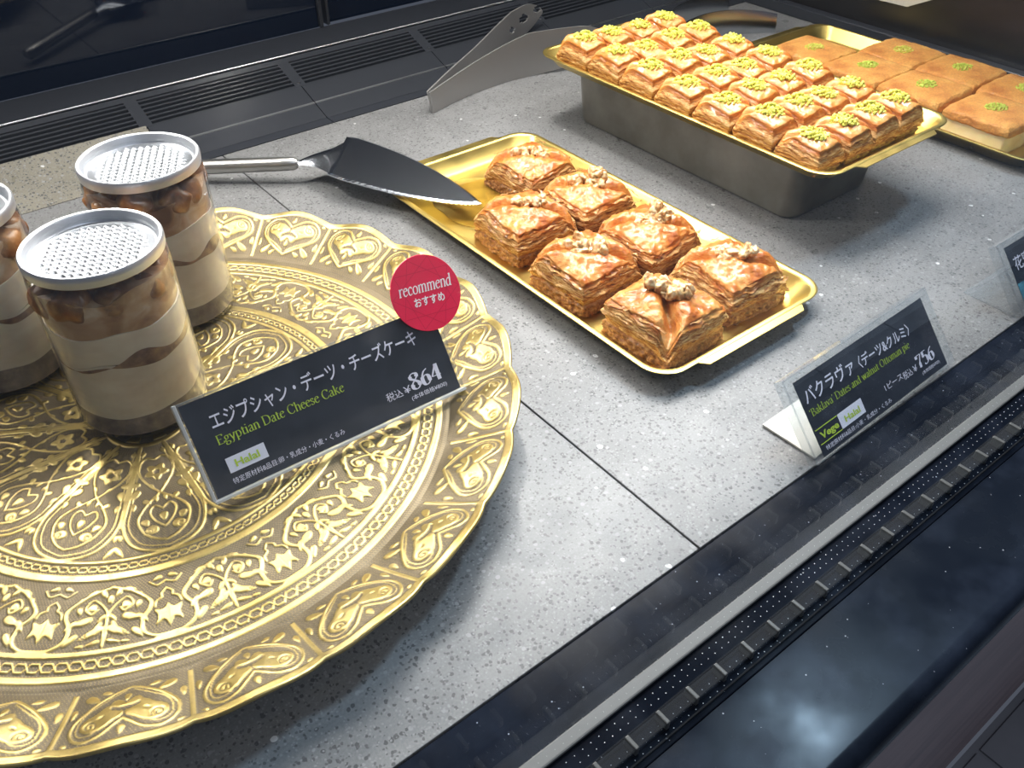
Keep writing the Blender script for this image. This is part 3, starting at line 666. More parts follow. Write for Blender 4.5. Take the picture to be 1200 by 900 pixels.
def cluster(seed, s1):
    rnd = random.Random(seed); bm = bmesh.new()
    for q in range(6):
        a = q * 1.05 + rnd.random() * .6; R_ = .0 if q == 0 else s1 * rnd.uniform(.45, .72); s_ = s1 * rnd.uniform(.34, .52)
        c = Vector((R_ * math.cos(a) * 1.25, R_ * math.sin(a) * .8, rnd.uniform(-.04, .14) + (.1 if q == 0 else 0)))
        r_ = bmesh.ops.create_icosphere(bm, subdivisions=3, radius=1); st = Vector((rnd.uniform(.9, 1.5), rnd.uniform(.7, 1), rnd.uniform(.7, 1))); rot = Euler((rnd.random(), rnd.random(), rnd.random() * 6)).to_matrix()
        for v in r_['verts']:
            k = 1 + .35 * noise.noise(v.co * 1.6 + Vector((seed, q, 0))) + .16 * (1 - 4 * abs(noise.noise(v.co * 2.6 + Vector((q, seed, 2)))))
            v.co = (rot @ Vector((v.co.x * st.x, v.co.y * st.y, v.co.z * st.z)) * s_ * k + c) * S
    me = bpy.data.meshes.new('walnut'); bm.to_mesh(me); bm.free(); me.shade_smooth(); return me
def flakes(seed, hx, hy, H, m, parent, nfl=26):
    """thin curled filo edges standing proud of the sides"""
    rnd = random.Random(seed); mb = MB()
    for _ in range(nfl):
        s = rnd.choice(((0, -1), (-1, 0), (1, 0), (0, 1))); z = H * rnd.uniform(.36, .9); c = rnd.uniform(-.75, .75); L = rnd.uniform(.5, 1.3); o0 = rnd.uniform(-.05, .02); o1 = o0 + rnd.uniform(.1, .22)
        r0 = []; r1 = []; ph = rnd.random() * 6; tl = rnd.uniform(-.25, .25)
        for k in range(7):
            q = (k / 6 - .5) * L; cc = c * (hx if s[0] == 0 else hy) + q; wv = .04 * math.sin(k * 1.3 + ph) + tl * q * .5
            e_ = 1 - abs(k / 6 - .5) * 1.6
            for lst, o, dz in ((r0, o0, 0), (r1, o0 + (o1 - o0) * max(.15, e_), -.03 + .05 * math.sin(k + ph))):
                if s[0] == 0: lst.append((cc, s[1] * (hy + o), z + wv + dz))
                else: lst.append((s[0] * (hx + o), cc, z + wv + dz))
        mb.loft([r0, r1], False, False, closed=False); mb.loft([[(x, y, zz_ - .025) for x, y, zz_ in r0], [(x, y, zz_ - .025) for x, y, zz_ in r1]], False, False, closed=False)
    me_o = mb.build('filo_flakes', m, parent, smooth=True)
    for nm, v_ in (('top', .35), ('base', 0.)):
        a = me_o.data.attributes.new(nm, 'FLOAT', 'POINT'); a.data.foreach_set('value', [v_] * len(me_o.data.vertices))
    me_o['kind'] = 'stuff'
    return me_o

WAL = [((36.9, 44.3), 1, .08, 2.45, 'walnut pastry at the back corner of its tray, alone beside the bare syrup end'),
       ((36.9, 38.5), 1, .02, 2.55, 'second walnut pastry from the back in the right column, beside the back corner one'),
       ((31.7, 38.6), 1, -.05, 2.7, 'walnut pastry at the back of the left column, next to the server tip'),
       ((36.5, 32.4), 1, .06, 2.65, 'third walnut pastry from the back in the right column'),
       ((31.2, 32.3), 1, .0, 2.7, 'middle walnut pastry of the left column with a pale walnut half on top'),
       ((37.3, 26.4), 1, -.06, 2.7, 'front walnut pastry in the right column by the tray corner'),
       ((31.4, 26.0), -1, .03, 2.75, 'frontmost walnut pastry whose top opens towards the tray front edge')]
for i, ((x, y), dg, rz, H, lab) in enumerate(WAL):
    e = empty('walnut_pastry', (x, y, .125), lab, 'pastry', 'walnut pastries on the gold tray', rz)
    hx = 2.42; hy = 2.5
    me, tz = pastry_mesh('filo_parcel', hx, hy, H, 11 + i, -1 if dg > 0 else 1, n=56, nz=66, fold=.66, strata=.16, round_=.05, open_=0 if dg > 0 else 1)
    link_mesh('filo_parcel', me, M['pastry'], e, False)
    flakes(50 + i, hx * .97, hy * .97, H, M['pastry'], e)
    rnd = random.Random(70 + i)
    for k in range(3 if i in (1, 3, 6) else 2):
        s1 = .60 + .18 * rnd.random(); u = (-.16, .14, .02)[k] + .06 * rnd.uniform(-1, 1); v = (.10, -.10, .26)[k]
        if dg < 0: u, v = (.10, .25, -.05)[k] - .05, (.15, -.22, .32)[k]
        else: u, v = (-.12, .2, .36)[k], (.12, -.2, -.02)[k] + .06
        wme = cluster(90 + i * 3 + k, s1 * 1.08)
        o = link_mesh('walnut_piece', wme, M['walnut'], e); o.location = Vector((u * hx, v * hy, tz(u, v) + s1 * .22 + (.20 if dg > 0 else .05))) * S; o.rotation_euler = (rnd.uniform(-.4, .4), rnd.uniform(-.3, .3), rnd.uniform(0, 3))

def crumbs(name, seed, n, rad, zfun, m, parent, sz=.085, sq=1.0):
    rnd = random.Random(seed); bm = bmesh.new()
    for _ in range(n):
        a = rnd.random() * 6.28; q = rnd.random() ** .6 * rad; x, y = q * math.cos(a), q * math.sin(a) * sq
        s = sz * rnd.uniform(.6, 1.5); lift = (1 - (q / rad) ** 2) * sz * 2.2
        Mx = Matrix.Translation(Vector((x, y, zfun(x, y) + lift * rnd.random() + s * .2)) * S) @ Euler((rnd.random() * 3, rnd.random() * 3, rnd.random() * 3)).to_matrix().to_4x4() @ Matrix.Diagonal((s * S, s * S * rnd.uniform(.6, 1), s * S * rnd.uniform(.5, .9), 1))
        bmesh.ops.create_icosphere(bm, subdivisions=1, radius=1, matrix=Mx)
    me = bpy.data.meshes.new(name); bm.to_mesh(me); bm.free(); o = link_mesh(name, me, m, parent); o['kind'] = 'stuff'; return o
protos = []
ORD = ['first', 'second', 'third', 'fourth', 'fifth', 'sixth', 'seventh']
COLN = ['leftmost column', 'second column from the left', 'third column from the left', 'rightmost column']
px_ = [47.05, 49.98, 52.91, 55.84]
rnd = random.Random(5)
for r_ in range(7):
    for c in range(4):
        k = (r_ * 3 + c * 2 + r_ // 2) % 5
        if r_ == 0: lab = 'small pistachio pastry in the back row, ' + COLN[c]
        elif r_ == 6: lab = 'small pistachio pastry in the front row, ' + COLN[c]
        else: lab = 'small pistachio pastry in the %s row from the front, %s' % (ORD[6 - r_], COLN[c])
        pos = (px_[c] + rnd.uniform(-.06, .06), 50.35 - r_ * 3.56 + rnd.uniform(-.08, .08), 4.525)
        if k >= len(protos):
            e = empty('pistachio_pastry', pos, lab, 'pastry', 'pistachio pastries on the raised tray')
            me, tz = pastry_mesh('filo_parcel', 1.37, 1.70, 2.2, 31 + len(protos), -1, n=30, nz=34, fold=.30, strata=.07, basefrac=.22, round_=.05, lump_=.7)
            link_mesh('filo_parcel', me, M['pastry_p'], e, False)
            crumbs('pistachio_topping', 40 + len(protos), 175, .88, lambda x, y, tz=tz: tz(x / 1.37, y / 1.70) - .02, M['pistachio'], e, .12, 1.1)
            protos.append(e)
            while len(protos) <= k:
                q = copy_tree(protos[0]); protos.append(q); q.location = (0, 0, 0); q['spare'] = 1
            e = e
        else:
            src = protos[k]
            if src.get('spare'): del src['spare']; e = src
            else: e = copy_tree(src)
            e.location = Vector(pos) * S; e['label'] = lab
        e.rotation_euler = (0, 0, rnd.uniform(-.04, .04)); e.scale = (1, 1, rnd.uniform(.93, 1.08))
for q in protos:
    if q.get('spare'):
        for ch in [x for x in col.objects if x.parent == q]: bpy.data.objects.remove(ch)
        bpy.data.objects.remove(q)

# crumb topped squares
KUN = [((70.3, 45.4), 'orange crumb square alone at the back of its tray beside the bare gold corner'),
       ((70.3, 39.9), 'left column orange crumb square, second from the back of the tray'),
       ((70.3, 34.4), 'left column orange crumb square, third from the back of the tray'),
       ((70.3, 28.4), 'frontmost left orange crumb square showing its pale cream side'),
       ((75.9, 40.1), 'right column orange crumb square at the back near the dark end wall'),
       ((76.1, 34.6), 'right column orange crumb square, middle one by the dark end wall'),
       ((75.9, 28.9), 'right column orange crumb square partly cut by the right photo edge')]
def square_mesh(name, hw, z0, z1, seed, amp, n=26, nz=8, lip=0):
    vs = []; fs = []; N3 = noise.noise; off = Vector((seed, seed * 2, 0))
    per = [(-1 + 2 * k / n, -1) for k in range(n)] + [(1, -1 + 2 * k / n) for k in range(n)] + [(1 - 2 * k / n, 1) for k in range(n)] + [(-1, 1 - 2 * k / n) for k in range(n)]
    tz = lambda u, v: z1 - .12 * max(abs(u), abs(v)) ** 5 - .05 * (u * u + v * v) + amp * N3(Vector((u * 3, v * 3, 2)) + off) + amp * .8 * N3(Vector((u * 14, v * 14, 2)) + off)
    def xy(u, v): k = 1 - .05 * abs(u * v) ** 5; return u * hw * k, v * hw * k
    rings = []
    for j in range(nz + 1):
        q = j / nz; rg = []
        for u, v in per:
            x, y = xy(u, v); L = math.hypot(x, y); o = amp * 1.2 * N3(Vector((x * 2, y * 2, q * 4)) + off) + .06 * math.sin(q * math.pi) + lip * (1 - q) * .12 + (-.08 if j == nz else 0)
            rg.append(len(vs)); vs.append((x + x / L * o, y + y / L * o, z0 + (tz(u, v) - z0) * q + (amp * lip * 2.2 * N3(Vector((x * 1.5, y * 1.5, 9)) + off) if j == 0 else 0)))
        rings.append(rg)
    P = len(per)
    for j in range(nz):
        for k in range(P): fs.append((rings[j][k], rings[j][(k + 1) % P], rings[j + 1][(k + 1) % P], rings[j + 1][k]))
    fs.append(tuple(reversed(rings[0]))); g = {}
    for k, (u, v) in enumerate(per): g[(round((u + 1) * n / 2), round((v + 1) * n / 2))] = rings[-1][k]
    for i in range(1, n):
        for j in range(1, n):
            u, v = -1 + 2 * i / n, -1 + 2 * j / n; x, y = xy(u, v); g[(i, j)] = len(vs); vs.append((x, y, tz(u, v)))
    for i in range(n):
        for j in range(n): fs.append((g[(i, j)], g[(i + 1, j)], g[(i + 1, j + 1)], g[(i, j + 1)]))
    me = bpy.data.meshes.new(name); me.from_pydata([Vector(p) * S for p in vs], [], fs); me.shade_smooth(); return me, tz
for i, ((x, y), lab) in enumerate(KUN):
    e = empty('crumb_square', (x, y, .125), lab, 'cake', 'orange crumb squares on the right tray', random.Random(i).uniform(-.03, .03))
    me, tz = square_mesh('cheese_base', 2.62, 0, 1.75, i + 1, .05); link_mesh('cheese_base', me, M['cheese'], e)
    me, tz = square_mesh('crumb_crust', 2.74, 1.55, 2.4, i + 20, .06, n=48, lip=1); link_mesh('crumb_crust', me, M['crumb'], e)
    crumbs('pistachio_topping', 60 + i, 170, .95, lambda x, y, tz=tz: tz(x / 2.65, y / 2.65), M['pistachio_green'] if i not in (0, 4) else M['pistachio'], e, .075, .8)

# ------------------------------------------------------------------ cake server
e = empty('cake_server', (24.4, 55.2, 0), 'polished steel cake server with serrated blade resting on the walnut tray', 'cake server')
LC = Vector((24.4, 55.2, 0))
near = catmull([(24.95, 52.2), (25.5, 50.6), (27.4, 46.9), (29.3, 44.2), (30.9, 42.65)], 16)
far = catmull([(31.15, 42.6), (31.35, 44.6), (31.3, 47.8), (30.7, 51.6), (29.6, 55.2), (28.9, 56.3)], 10)
def bz(x, y): return 1.33 + .035 * (y - 42.5)
outl = []
for i, p in enumerate(near):                         # small teeth along the near edge
    if 0 < i < len(near) - 1:
        d = near[i + 1] - near[i - 1]; nn = np.array([-d[1], d[0]]); nn = nn / (np.hypot(*nn) + 1e-9); p = p - nn * (.07 if i % 2 else -.0)
    outl.append(p)
outl += far
cen = np.mean(outl, 0)
mb = MB()
tp_ = [(p[0], p[1], bz(*p) + .05) for p in outl]; bt_ = [(p[0], p[1], bz(*p) - .04) for p in outl]
inn = [(cen[0] + (p[0] - cen[0]) * .93, cen[1] + (p[1] - cen[1]) * .93, bz(*p) + .12) for p in outl]
mb.loft([bt_, tp_, inn]); mb.build('blade', M['chrome'], e, M=Matrix.Translation(-LC))
# neck: widening from the handle to the blade heel
hd = Vector((24.2, 55.5, 1.45)); rings = []
A0, B0 = Vector((24.95, 52.3, bz(24.9, 52.3))), Vector((28.9, 56.2, bz(28.9, 56.2)))
for q in (0, .15, .35, .55, .75, .9, 1.0):
    wq = q ** 1.7; c0 = hd.lerp((A0 + B0) / 2 + Vector((.15, -.15, 0)), q); hwv = (B0 - A0) / 2 * (.09 + .91 * wq); lift = .45 * math.sin(q * math.pi) 
    rings.append([c0 - hwv + Vector((0, 0, -.05)), c0 - hwv * .5 + Vector((0, 0, .04 + lift * .6)), c0 + Vector((0, 0, .08 + lift * .8)), c0 + hwv * .5 + Vector((0, 0, .04 + lift * .6)), c0 + hwv + Vector((0, 0, -.05)), c0 + Vector((0, 0, -.06 + lift * .4))])
MB().loft(rings).build('neck', M['chrome'], e, smooth=True, M=Matrix.Translation(-LC))
hp = [Vector((24.3, 55.4, 1.45)).lerp(Vector((15.6, 62.3, 1.0)), q) for q in (0, .02, .1, .4, .8, .97, 1)]
MB().tube(hp, [.30, .46, .5, .52, .55, .52, .35], 20).build('handle', M['steel'], e, smooth=True, M=Matrix.Translation(-LC))

# ------------------------------------------------------------------ wide satin tongs
def sheet(name, plan, h0f, h1f, m, parent, holes=(), th=.13):
    P = catmull(plan, 14); n = len(P); L = [0]
    for a, b in zip(P, P[1:]): L.append(L[-1] + float(np.hypot(*(b - a))))
    mb = MB(); rings = []; nv = 16
    cells = []; G = []
    for i, p in enumerate(P):
        d = P[min(i + 1, n - 1)] - P[max(i - 1, 0)]; nn = np.array([-d[1], d[0]]) / np.hypot(*d); q = L[i] / L[-1]; row = []
        z0, z1 = h0f(q), h1f(q)
        for j in range(nv + 1):
            z = z0 + (z1 - z0) * j / nv; lean = .25 * ((z - z0) / max(.1, z1 - z0)) ** 2
            row.append([Vector((p[0] + nn[0] * (s * th / 2 + lean), p[1] + nn[1] * (s * th / 2 + lean), z)) for s in (-1, 1)])
        G.append(row)
    keep = lambda i, j: not any(((L[i] + L[i + 1]) / 2 - hs) ** 2 / ha ** 2 + ((h0f(L[i] / L[-1]) + (h1f(L[i] / L[-1]) - h0f(L[i] / L[-1])) * (j + .5) / nv) - hz) ** 2 / hb ** 2 < 1 for hs, hz, ha, hb in holes)
    vid = {}; vs = []; fs = []
    def vi(i, j, s):
        k = (i, j, s)
        if k not in vid: vid[k] = len(vs); vs.append(G[i][j][s])
        return vid[k]
    K = {(i, j) for i in range(n - 1) for j in range(nv) if keep(i, j)}
    for i, j in K:
        fs.append((vi(i, j, 1), vi(i + 1, j, 1), vi(i + 1, j + 1, 1), vi(i, j + 1, 1))); fs.append((vi(i, j, 0), vi(i, j + 1, 0), vi(i + 1, j + 1, 0), vi(i + 1, j, 0)))
        for (di, dj, a, b) in ((-1, 0, (i, j), (i, j + 1)), (1, 0, (i + 1, j + 1), (i + 1, j)), (0, -1, (i + 1, j), (i, j)), (0, 1, (i, j + 1), (i + 1, j + 1))):
            if (i + di, j + dj) not in K: fs.append((vi(*a, 0), vi(*b, 0), vi(*b, 1), vi(*a, 1)))
    return mb.add(vs, fs).build(name, m, parent, smooth=True, M=Matrix.Translation(-parent_loc))
parent_loc = Vector((38.9, 59.9, 0))
e = empty('serving_tongs', parent_loc, 'wide satin steel serving tongs standing on edge behind the walnut tray', 'tongs')
rnd_end = lambda q, H: H * math.sqrt(max(.02, 1 - max(0, (q - .86) / .14) ** 2))
sheet('front_arm', [(38.7, 59.5), (41.5, 60.3), (44.6, 60.9), (48.2, 61.1), (51.6, 60.6), (55.2, 59.4), (57.6, 58.2)], lambda q: .02 + 1.6 * max(0, q - .62) ** 1.2 * 1.6, lambda q: 1.75 + 2.0 * min(1, q / .6) ** 1.3 - (1.0 * max(0, (q - .85) / .15) ** 2), M['matt_steel'], e)
sheet('rear_arm', [(38.7, 59.75), (42.2, 61.4), (46.2, 63.1), (50.5, 65.2), (54.2, 66.8), (57.3, 67.6)], lambda q: .05 + (3.0 * max(0, q - .35) if q > .35 else 0) * .75 + 1.1 * max(0, (q - .82) / .18) ** 2.2, lambda q: 1.75 + 2.1 * min(1, q / .75) - .9 * max(0, (q - .85) / .15) ** 2.5, M['matt_steel'], e,
      holes=((17.3, 2.75, .8, .38), (19.5, 3.05, .55, .3), (15.0, 2.35, .55, .28)), th=.13)
# second, polished pair behind the pistachio tray
parent_loc = Vector((66, 57, 0))
e = empty('polished_tongs', parent_loc, 'polished steel tongs lying in the dark corner behind the pistachio tray', 'tongs')
sheet('front_arm', [(62.0, 56.5), (65.5, 57.6), (69.5, 57.8), (73.5, 56.6), (77.0, 54.6)], lambda q: .03, lambda q: .8 + 1.6 * math.sin(q * math.pi * .8), M['chrome'], e)
sheet('rear_arm', [(62.0, 56.8), (65.5, 59.0), (69.5, 61.0), (73.5, 61.6), (77.5, 61.2)], lambda q: .03, lambda q: .8 + 1.6 * math.sin(q * math.pi * .8), M['chrome'], e)
# pale reflection in the end panel, modelled as a thin cream plate
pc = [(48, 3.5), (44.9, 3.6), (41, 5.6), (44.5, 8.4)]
o = MB().loft([[(83.46, y, z) for y, z in pc], [(83.38, y, z) for y, z in pc]]).build('panel_reflection', M['foot'])
tag(o, 'pale cream reflection, modelled as a flat plate on the dark end panel, cut off by the top photo edge', 'card')

# ------------------------------------------------------------------ lettering
PEN = {  # skeletons on an em square, x-height .46, capitals .68: (advance, strokes, serifs)
 'E': (.60, [[(.14, 0), (.14, .68)], [(.14, .68), (.52, .68)], [(.14, .35), (.42, .35)], [(.14, 0), (.54, 0)], [(.52, .68), (.53, .56)], [(.54, 0), (.56, .13)]], [(.06, 0, .2), (.06, .68, .2), (.42, .35, 0)]),
 'D': (.72, [[(.14, 0), (.14, .68)], ['c', (.14, .68), (.38, .67), (.58, .56), (.64, .34), (.58, .12), (.38, .01), (.14, 0)]], [(.05, 0, .15), (.05, .68, .15)]),
 'C': (.66, [['c', (.58, .54), (.50, .65), (.36, .69), (.18, .60), (.09, .34), (.18, .08), (.36, -.01), (.52, .04), (.60, .14)], [(.58, .66), (.58, .50)]], []),
 'O': (.74, [['c', (.37, .69), (.16, .6), (.08, .34), (.16, .08), (.37, -.01), (.58, .08), (.66, .34), (.58, .6), (.37, .69)]], []),
 'B': (.62, [[(.14, 0), (.14, .68)], ['c', (.14, .68), (.36, .67), (.46, .58), (.44, .43), (.30, .36), (.14, .36)], ['c', (.14, .36), (.40, .35), (.53, .26), (.52, .1), (.40, .01), (.14, 0)]], [(.05, 0, .15), (.05, .68, .15)]),
 'a': (.42, [['c', (.07, .36), (.14, .44), (.24, .46), (.31, .38), (.31, .22), (.31, .05), (.36, 0), (.41, .03)], ['c', (.31, .28), (.16, .22), (.06, .14), (.08, .03), (.17, -.01), (.31, .08)]], []),
 'c': (.40, [['c', (.35, .36), (.28, .45), (.19, .46), (.08, .36), (.06, .2), (.12, .04), (.22, -.01), (.36, .07)]], []),
 'd': (.50, [['c', (.37, .38), (.25, .46), (.12, .38), (.06, .22), (.10, .05), (.20, -.01), (.37, .10)], [(.37, .72), (.37, 0)], [(.27, .68), (.37, .72)]], [(.36, 0, .12)]),
 'e': (.42, [['c', (.07, .26), (.22, .30), (.36, .32), (.32, .43), (.22, .46), (.10, .38), (.06, .2), (.12, .04), (.23, -.01), (.37, .08)]], []),
 'g': (.44, [['c', (.20, .46), (.09, .40), (.09, .26), (.20, .17), (.31, .24), (.31, .40), (.20, .46)], ['c', (.14, .19), (.06, .10), (.12, .02), (.30, .0), (.38, -.09), (.30, -.21), (.12, -.21), (.05, -.11), (.14, -.01)], [(.29, .42), (.42, .45)]], []),
 'h': (.50, [[(.11, 0), (.11, .72)], ['c', (.11, .36), (.22, .46), (.34, .44), (.39, .30), (.39, 0)], [(.03, .69), (.11, .72)]], [(.03, 0, .16), (.31, 0, .16)]),
 'i': (.25, [[(.12, 0), (.12, .46)], [(.04, .43), (.12, .46)], [(.115, .61), (.125, .67)]], [(.04, 0, .16)]),
 'k': (.50, [[(.11, 0), (.11, .72)], [(.11, .20), (.36, .45)], [(.20, .28), (.42, 0)], [(.03, .69), (.11, .72)]], [(.03, 0, .16), (.34, 0, .14), (.28, .45, .15)]),
 'l': (.25, [[(.12, 0), (.12, .72)], [(.04, .69), (.12, .72)]], [(.04, 0, .16)]),
 'm': (.76, [[(.11, 0), (.11, .46)], ['c', (.11, .36), (.22, .46), (.33, .44), (.37, .30), (.37, 0)], ['c', (.37, .36), (.48, .46), (.60, .44), (.64, .30), (.64, 0)], [(.03, .43), (.11, .46)]], [(.03, 0, .16), (.29, 0, .16), (.56, 0, .16)]),
 'n': (.50, [[(.11, 0), (.11, .46)], ['c', (.11, .36), (.22, .46), (.34, .44), (.39, .30), (.39, 0)], [(.03, .43), (.11, .46)]], [(.03, 0, .16), (.31, 0, .16)]),
 'o': (.48, [['c', (.24, .46), (.10, .38), (.06, .22), (.10, .06), (.24, -.01), (.38, .06), (.42, .22), (.38, .38), (.24, .46)]], []),
 'p': (.50, [[(.11, -.22), (.11, .46)], ['c', (.11, .36), (.24, .46), (.37, .40), (.43, .23), (.37, .06), (.25, -.01), (.11, .07)], [(.03, .43), (.11, .46)]], [(.03, -.22, .17)]),
 'r': (.36, [[(.11, 0), (.11, .46)], ['c', (.11, .32), (.20, .43), (.28, .46), (.34, .41)], [(.03, .43), (.11, .46)]], [(.03, 0, .17)]),
 's': (.36, [['c', (.29, .37), (.24, .45), (.14, .46), (.07, .37), (.12, .28), (.24, .20), (.30, .11), (.24, .01), (.13, -.01), (.05, .08)]], []),
 't': (.32, [['c', (.14, .58), (.14, .3), (.14, .06), (.20, 0), (.31, .05)], [(.03, .44), (.29, .44)]], []),
 'u': (.50, [['c', (.11, .45), (.11, .2), (.13, .04), (.22, -.01), (.38, .10)], [(.38, .45), (.38, 0)]], [(.03, .45, .09), (.30, .45, .09), (.38, 0, .1)]),
 'v': (.46, [[(.07, .45), (.23, 0)], [(.23, 0), (.40, .45)]], [(.0, .45, .15), (.32, .45, .14)]),
 'w': (.68, [[(.07, .45), (.21, 0)], [(.21, 0), (.34, .42)], [(.34, .42), (.47, 0)], [(.47, 0), (.61, .45)]], [(.0, .45, .15), (.27, .45, .14), (.53, .45, .14)]),
 'y': (.46, [[(.07, .45), (.23, .02)], ['c', (.40, .45), (.26, .06), (.17, -.18), (.06, -.20)]], [(.0, .45, .15), (.32, .45, .14)]),
 "'": (.2, [['c', (.11, .70), (.11, .62), (.06, .54)]], []), '`': (.2, [['c', (.12, .70), (.08, .62), (.11, .54)]], []), ' ': (.24, [], []),
 '8': (.56, [['c', (.28, .70), (.14, .64), (.12, .50), (.28, .38), (.44, .24), (.44, .07), (.28, -.01), (.12, .07), (.12, .24), (.28, .38), (.42, .50), (.42, .64), (.28, .70)]], []),
 '6': (.56, [['c', (.46, .66), (.28, .58), (.14, .40), (.10, .20), (.16, .04), (.28, -.01), (.42, .06), (.46, .21), (.41, .36), (.28, .41), (.15, .32)]], []),
 '4': (.56, [[(.38, 0), (.38, .70)], [(.38, .70), (.05, .20)], [(.05, .20), (.52, .20)]], [(.28, 0, .2)]),
 '7': (.54, [[(.08, .66), (.50, .66)], ['c', (.50, .66), (.34, .40), (.26, .20), (.24, 0)], [(.08, .66), (.08, .50)]], []),
 '5': (.54, [[(.16, .68), (.46, .68)], [(.16, .68), (.14, .38)], ['c', (.14, .38), (.28, .44), (.42, .36), (.46, .20), (.40, .05), (.24, -.01), (.10, .05)]], []),
}
def pen_text(text, size, thick=.085, thin=.028, slant=0, track=0, xs=1.0):
    """flat quads drawn with a pen that is heavy on upright strokes; returns MB in the xy plane"""
    mb = MB(); x0 = 0
    for ch in text:
        adv, strokes, serifs = PEN[ch]
        for st in strokes:
            pts = catmull(st[1:], 7) if st[0] == 'c' else [np.array(p, float) for p in st]
            if len(pts) == 2: pts = [pts[0] + (pts[1] - pts[0]) * q for q in (0, .25, .5, .75, 1)]
            Lh = []; Rh = []
            for i, p in enumerate(pts):
                d = pts[min(i + 1, len(pts) - 1)] - pts[max(i - 1, 0)]; L = np.hypot(*d) + 1e-9; d = d / L
                c = abs(d[1]) if d[0] * d[1] <= 0 else abs(d[1]) * (.55 if abs(d[0]) > .35 else 1)
                wv = thin + (thick - thin) * c ** 1.6; nn = np.array([-d[1], d[0]]) * wv / 2
                for lst, q in ((Lh, p + nn), (Rh, p - nn)): lst.append(((x0 + (q[0] + slant * q[1]) * xs) * size, q[1] * size, 0))
            k = len(Lh); mb.add(Lh + Rh, [(i, i + 1, k + i + 1, k + i) for i in range(k - 1)])
        for sx, sy, sw in serifs:
            if sw: mb.add([((x0 + (sx + dx + slant * sy) * xs) * size, (sy + dy) * size, 0) for dx, dy in ((0, -thin * .55), (sw, -thin * .55), (sw, thin * .55), (0, thin * .55))], [(0, 1, 2, 3)])
        x0 += (adv + track) * xs
    return mb, x0 * size
def font_mesh(text, size, xscale=1.0, shear=0, offset=0):
    cu = bpy.data.curves.new('lettering', 'FONT'); cu.body = text; cu.size = size * S; cu.shear = shear; cu.offset = offset * S; cu.resolution_u = 3
    o = bpy.data.objects.new('tmp', cu); col.objects.link(o); dg = bpy.context.evaluated_depsgraph_get()
    me = bpy.data.meshes.new_from_object(o.evaluated_get(dg)); bpy.data.objects.remove(o); bpy.data.curves.remove(cu)
    xs = [v.co.x for v in me.vertices]; w_ = (max(xs) if xs else 0)
    if xscale != 1:
        for v in me.vertices: v.co.x *= xscale
    me.materials.clear(); return me, w_ * xscale / S
def fit_font(name, text, x, y, width, size, m, parent, z=.02, shear=0, offset=0):
    me, w_ = font_mesh(text, size, 1, shear, offset); k = width / max(w_, .01)
    for v in me.vertices: v.co.x *= k
    o = link_mesh(name, me, m, parent, False); o.location = Vector((x, y, z)) * S; return o
def fit_pen(name, text, x, y, width, size, m, parent, z=.02, **kw):
    mb, w_ = pen_text(text, size, **kw); k = width / w_; mb.v = [(a * k, b, c) for a, b, c in mb.v]
    me = bpy.data.meshes.new(name); me.from_pydata([Vector(p) * S for p in mb.v], [], mb.f); me.update()
    o = link_mesh(name, me, m, parent, False); o.location = Vector((x, y, z)) * S; return o
def flat(name, x0, x1, y0, y1, m, parent, z=.015, th=.012):
    return MB().box(x0, x1, y0, y1, z - th, z).build(name, m, parent)

def stand(loc, W, H, tilt, rz, label, th, ml, mr, mt, mb_):
    """acrylic sign: local x along the card, y up the slope, z out of the face"""
    root = empty('price_card', loc, label, 'price card', None); root.rotation_euler = (tilt, 0, rz)
    MB().box(0, W, 0, H, -th, -.02).build('acrylic_block', M['acrylic'], root, bevel=.05)
    card = MB().box(ml, W - mr, mb_, H - mt, -.018, .0).build('card', M['card'], root)
    MB().box(0, W, 0, .06, -.02, .05).box(0, W, H - .06, H, -.02, .05).box(0, .06, .06, H - .06, -.02, .05).box(W - .06, W, .06, H - .06, -.02, .05).build('acrylic_edge', M['acrylic'], root)
    if th < .4:
        MB().box(0, W, -.03, .10, -.22, .22).build('front_lip', M['lip'], root, bevel=.03)
        MB().box(-.06, .10, .1, H, -.3, .08).build('side_lip', M['lip'], root, bevel=.03)
    return root, card
# tall card on the brass tray
W1, H1 = 13.05, 4.6
root, card = stand((6.0, 28.3, 1.40), W1, H1, math.radians(55), math.radians(-2.0), 'dark price card reading 864 leaning on the front dessert jar', .32, .18, .2, .12, .14)
fit_font('title_lettering', 'エジプシャン・デーツ・チーズケーキ', .085 * W1, .66 * H1, .80 * W1, .86, M['ink_white'], card, offset=.008)
fit_pen('english_lettering', 'Egyptian Date Cheese Cake', .082 * W1, .50 * H1, .475 * W1, .60, M['ink_green'], card, thick=.10, thin=.035)
fit_font('allergen_lettering', '特定原材料8品目:卵・乳成分・小麦・くるみ', .08 * W1, .10 * H1, .42 * W1, .30, M['ink_white'], card)
fit_font('tax_lettering', '税込', .69 * W1, .21 * H1, .068 * W1, .46, M['ink_white'], card); fit_font('yen_sign', '¥', .765 * W1, .21 * H1, .028 * W1, .50, M['ink_white'], card)
fit_pen('price_lettering', '864', .797 * W1, .215 * H1, .135 * W1, 1.12, M['ink_white'], card, thick=.20, thin=.035)
fit_font('base_price_lettering', '(本体価格¥800)', .782 * W1, .12 * H1, .155 * W1, .27, M['ink_white'], card)
bd = flat('halal_badge', .084 * W1, .222 * W1, .205 * H1, .355 * H1, M['paper'], root, .02); fit_font('badge_lettering', 'Halal', .108 * W1, .245 * H1, .088 * W1, .46, M['ink_green'], bd, z=.03, offset=.012)
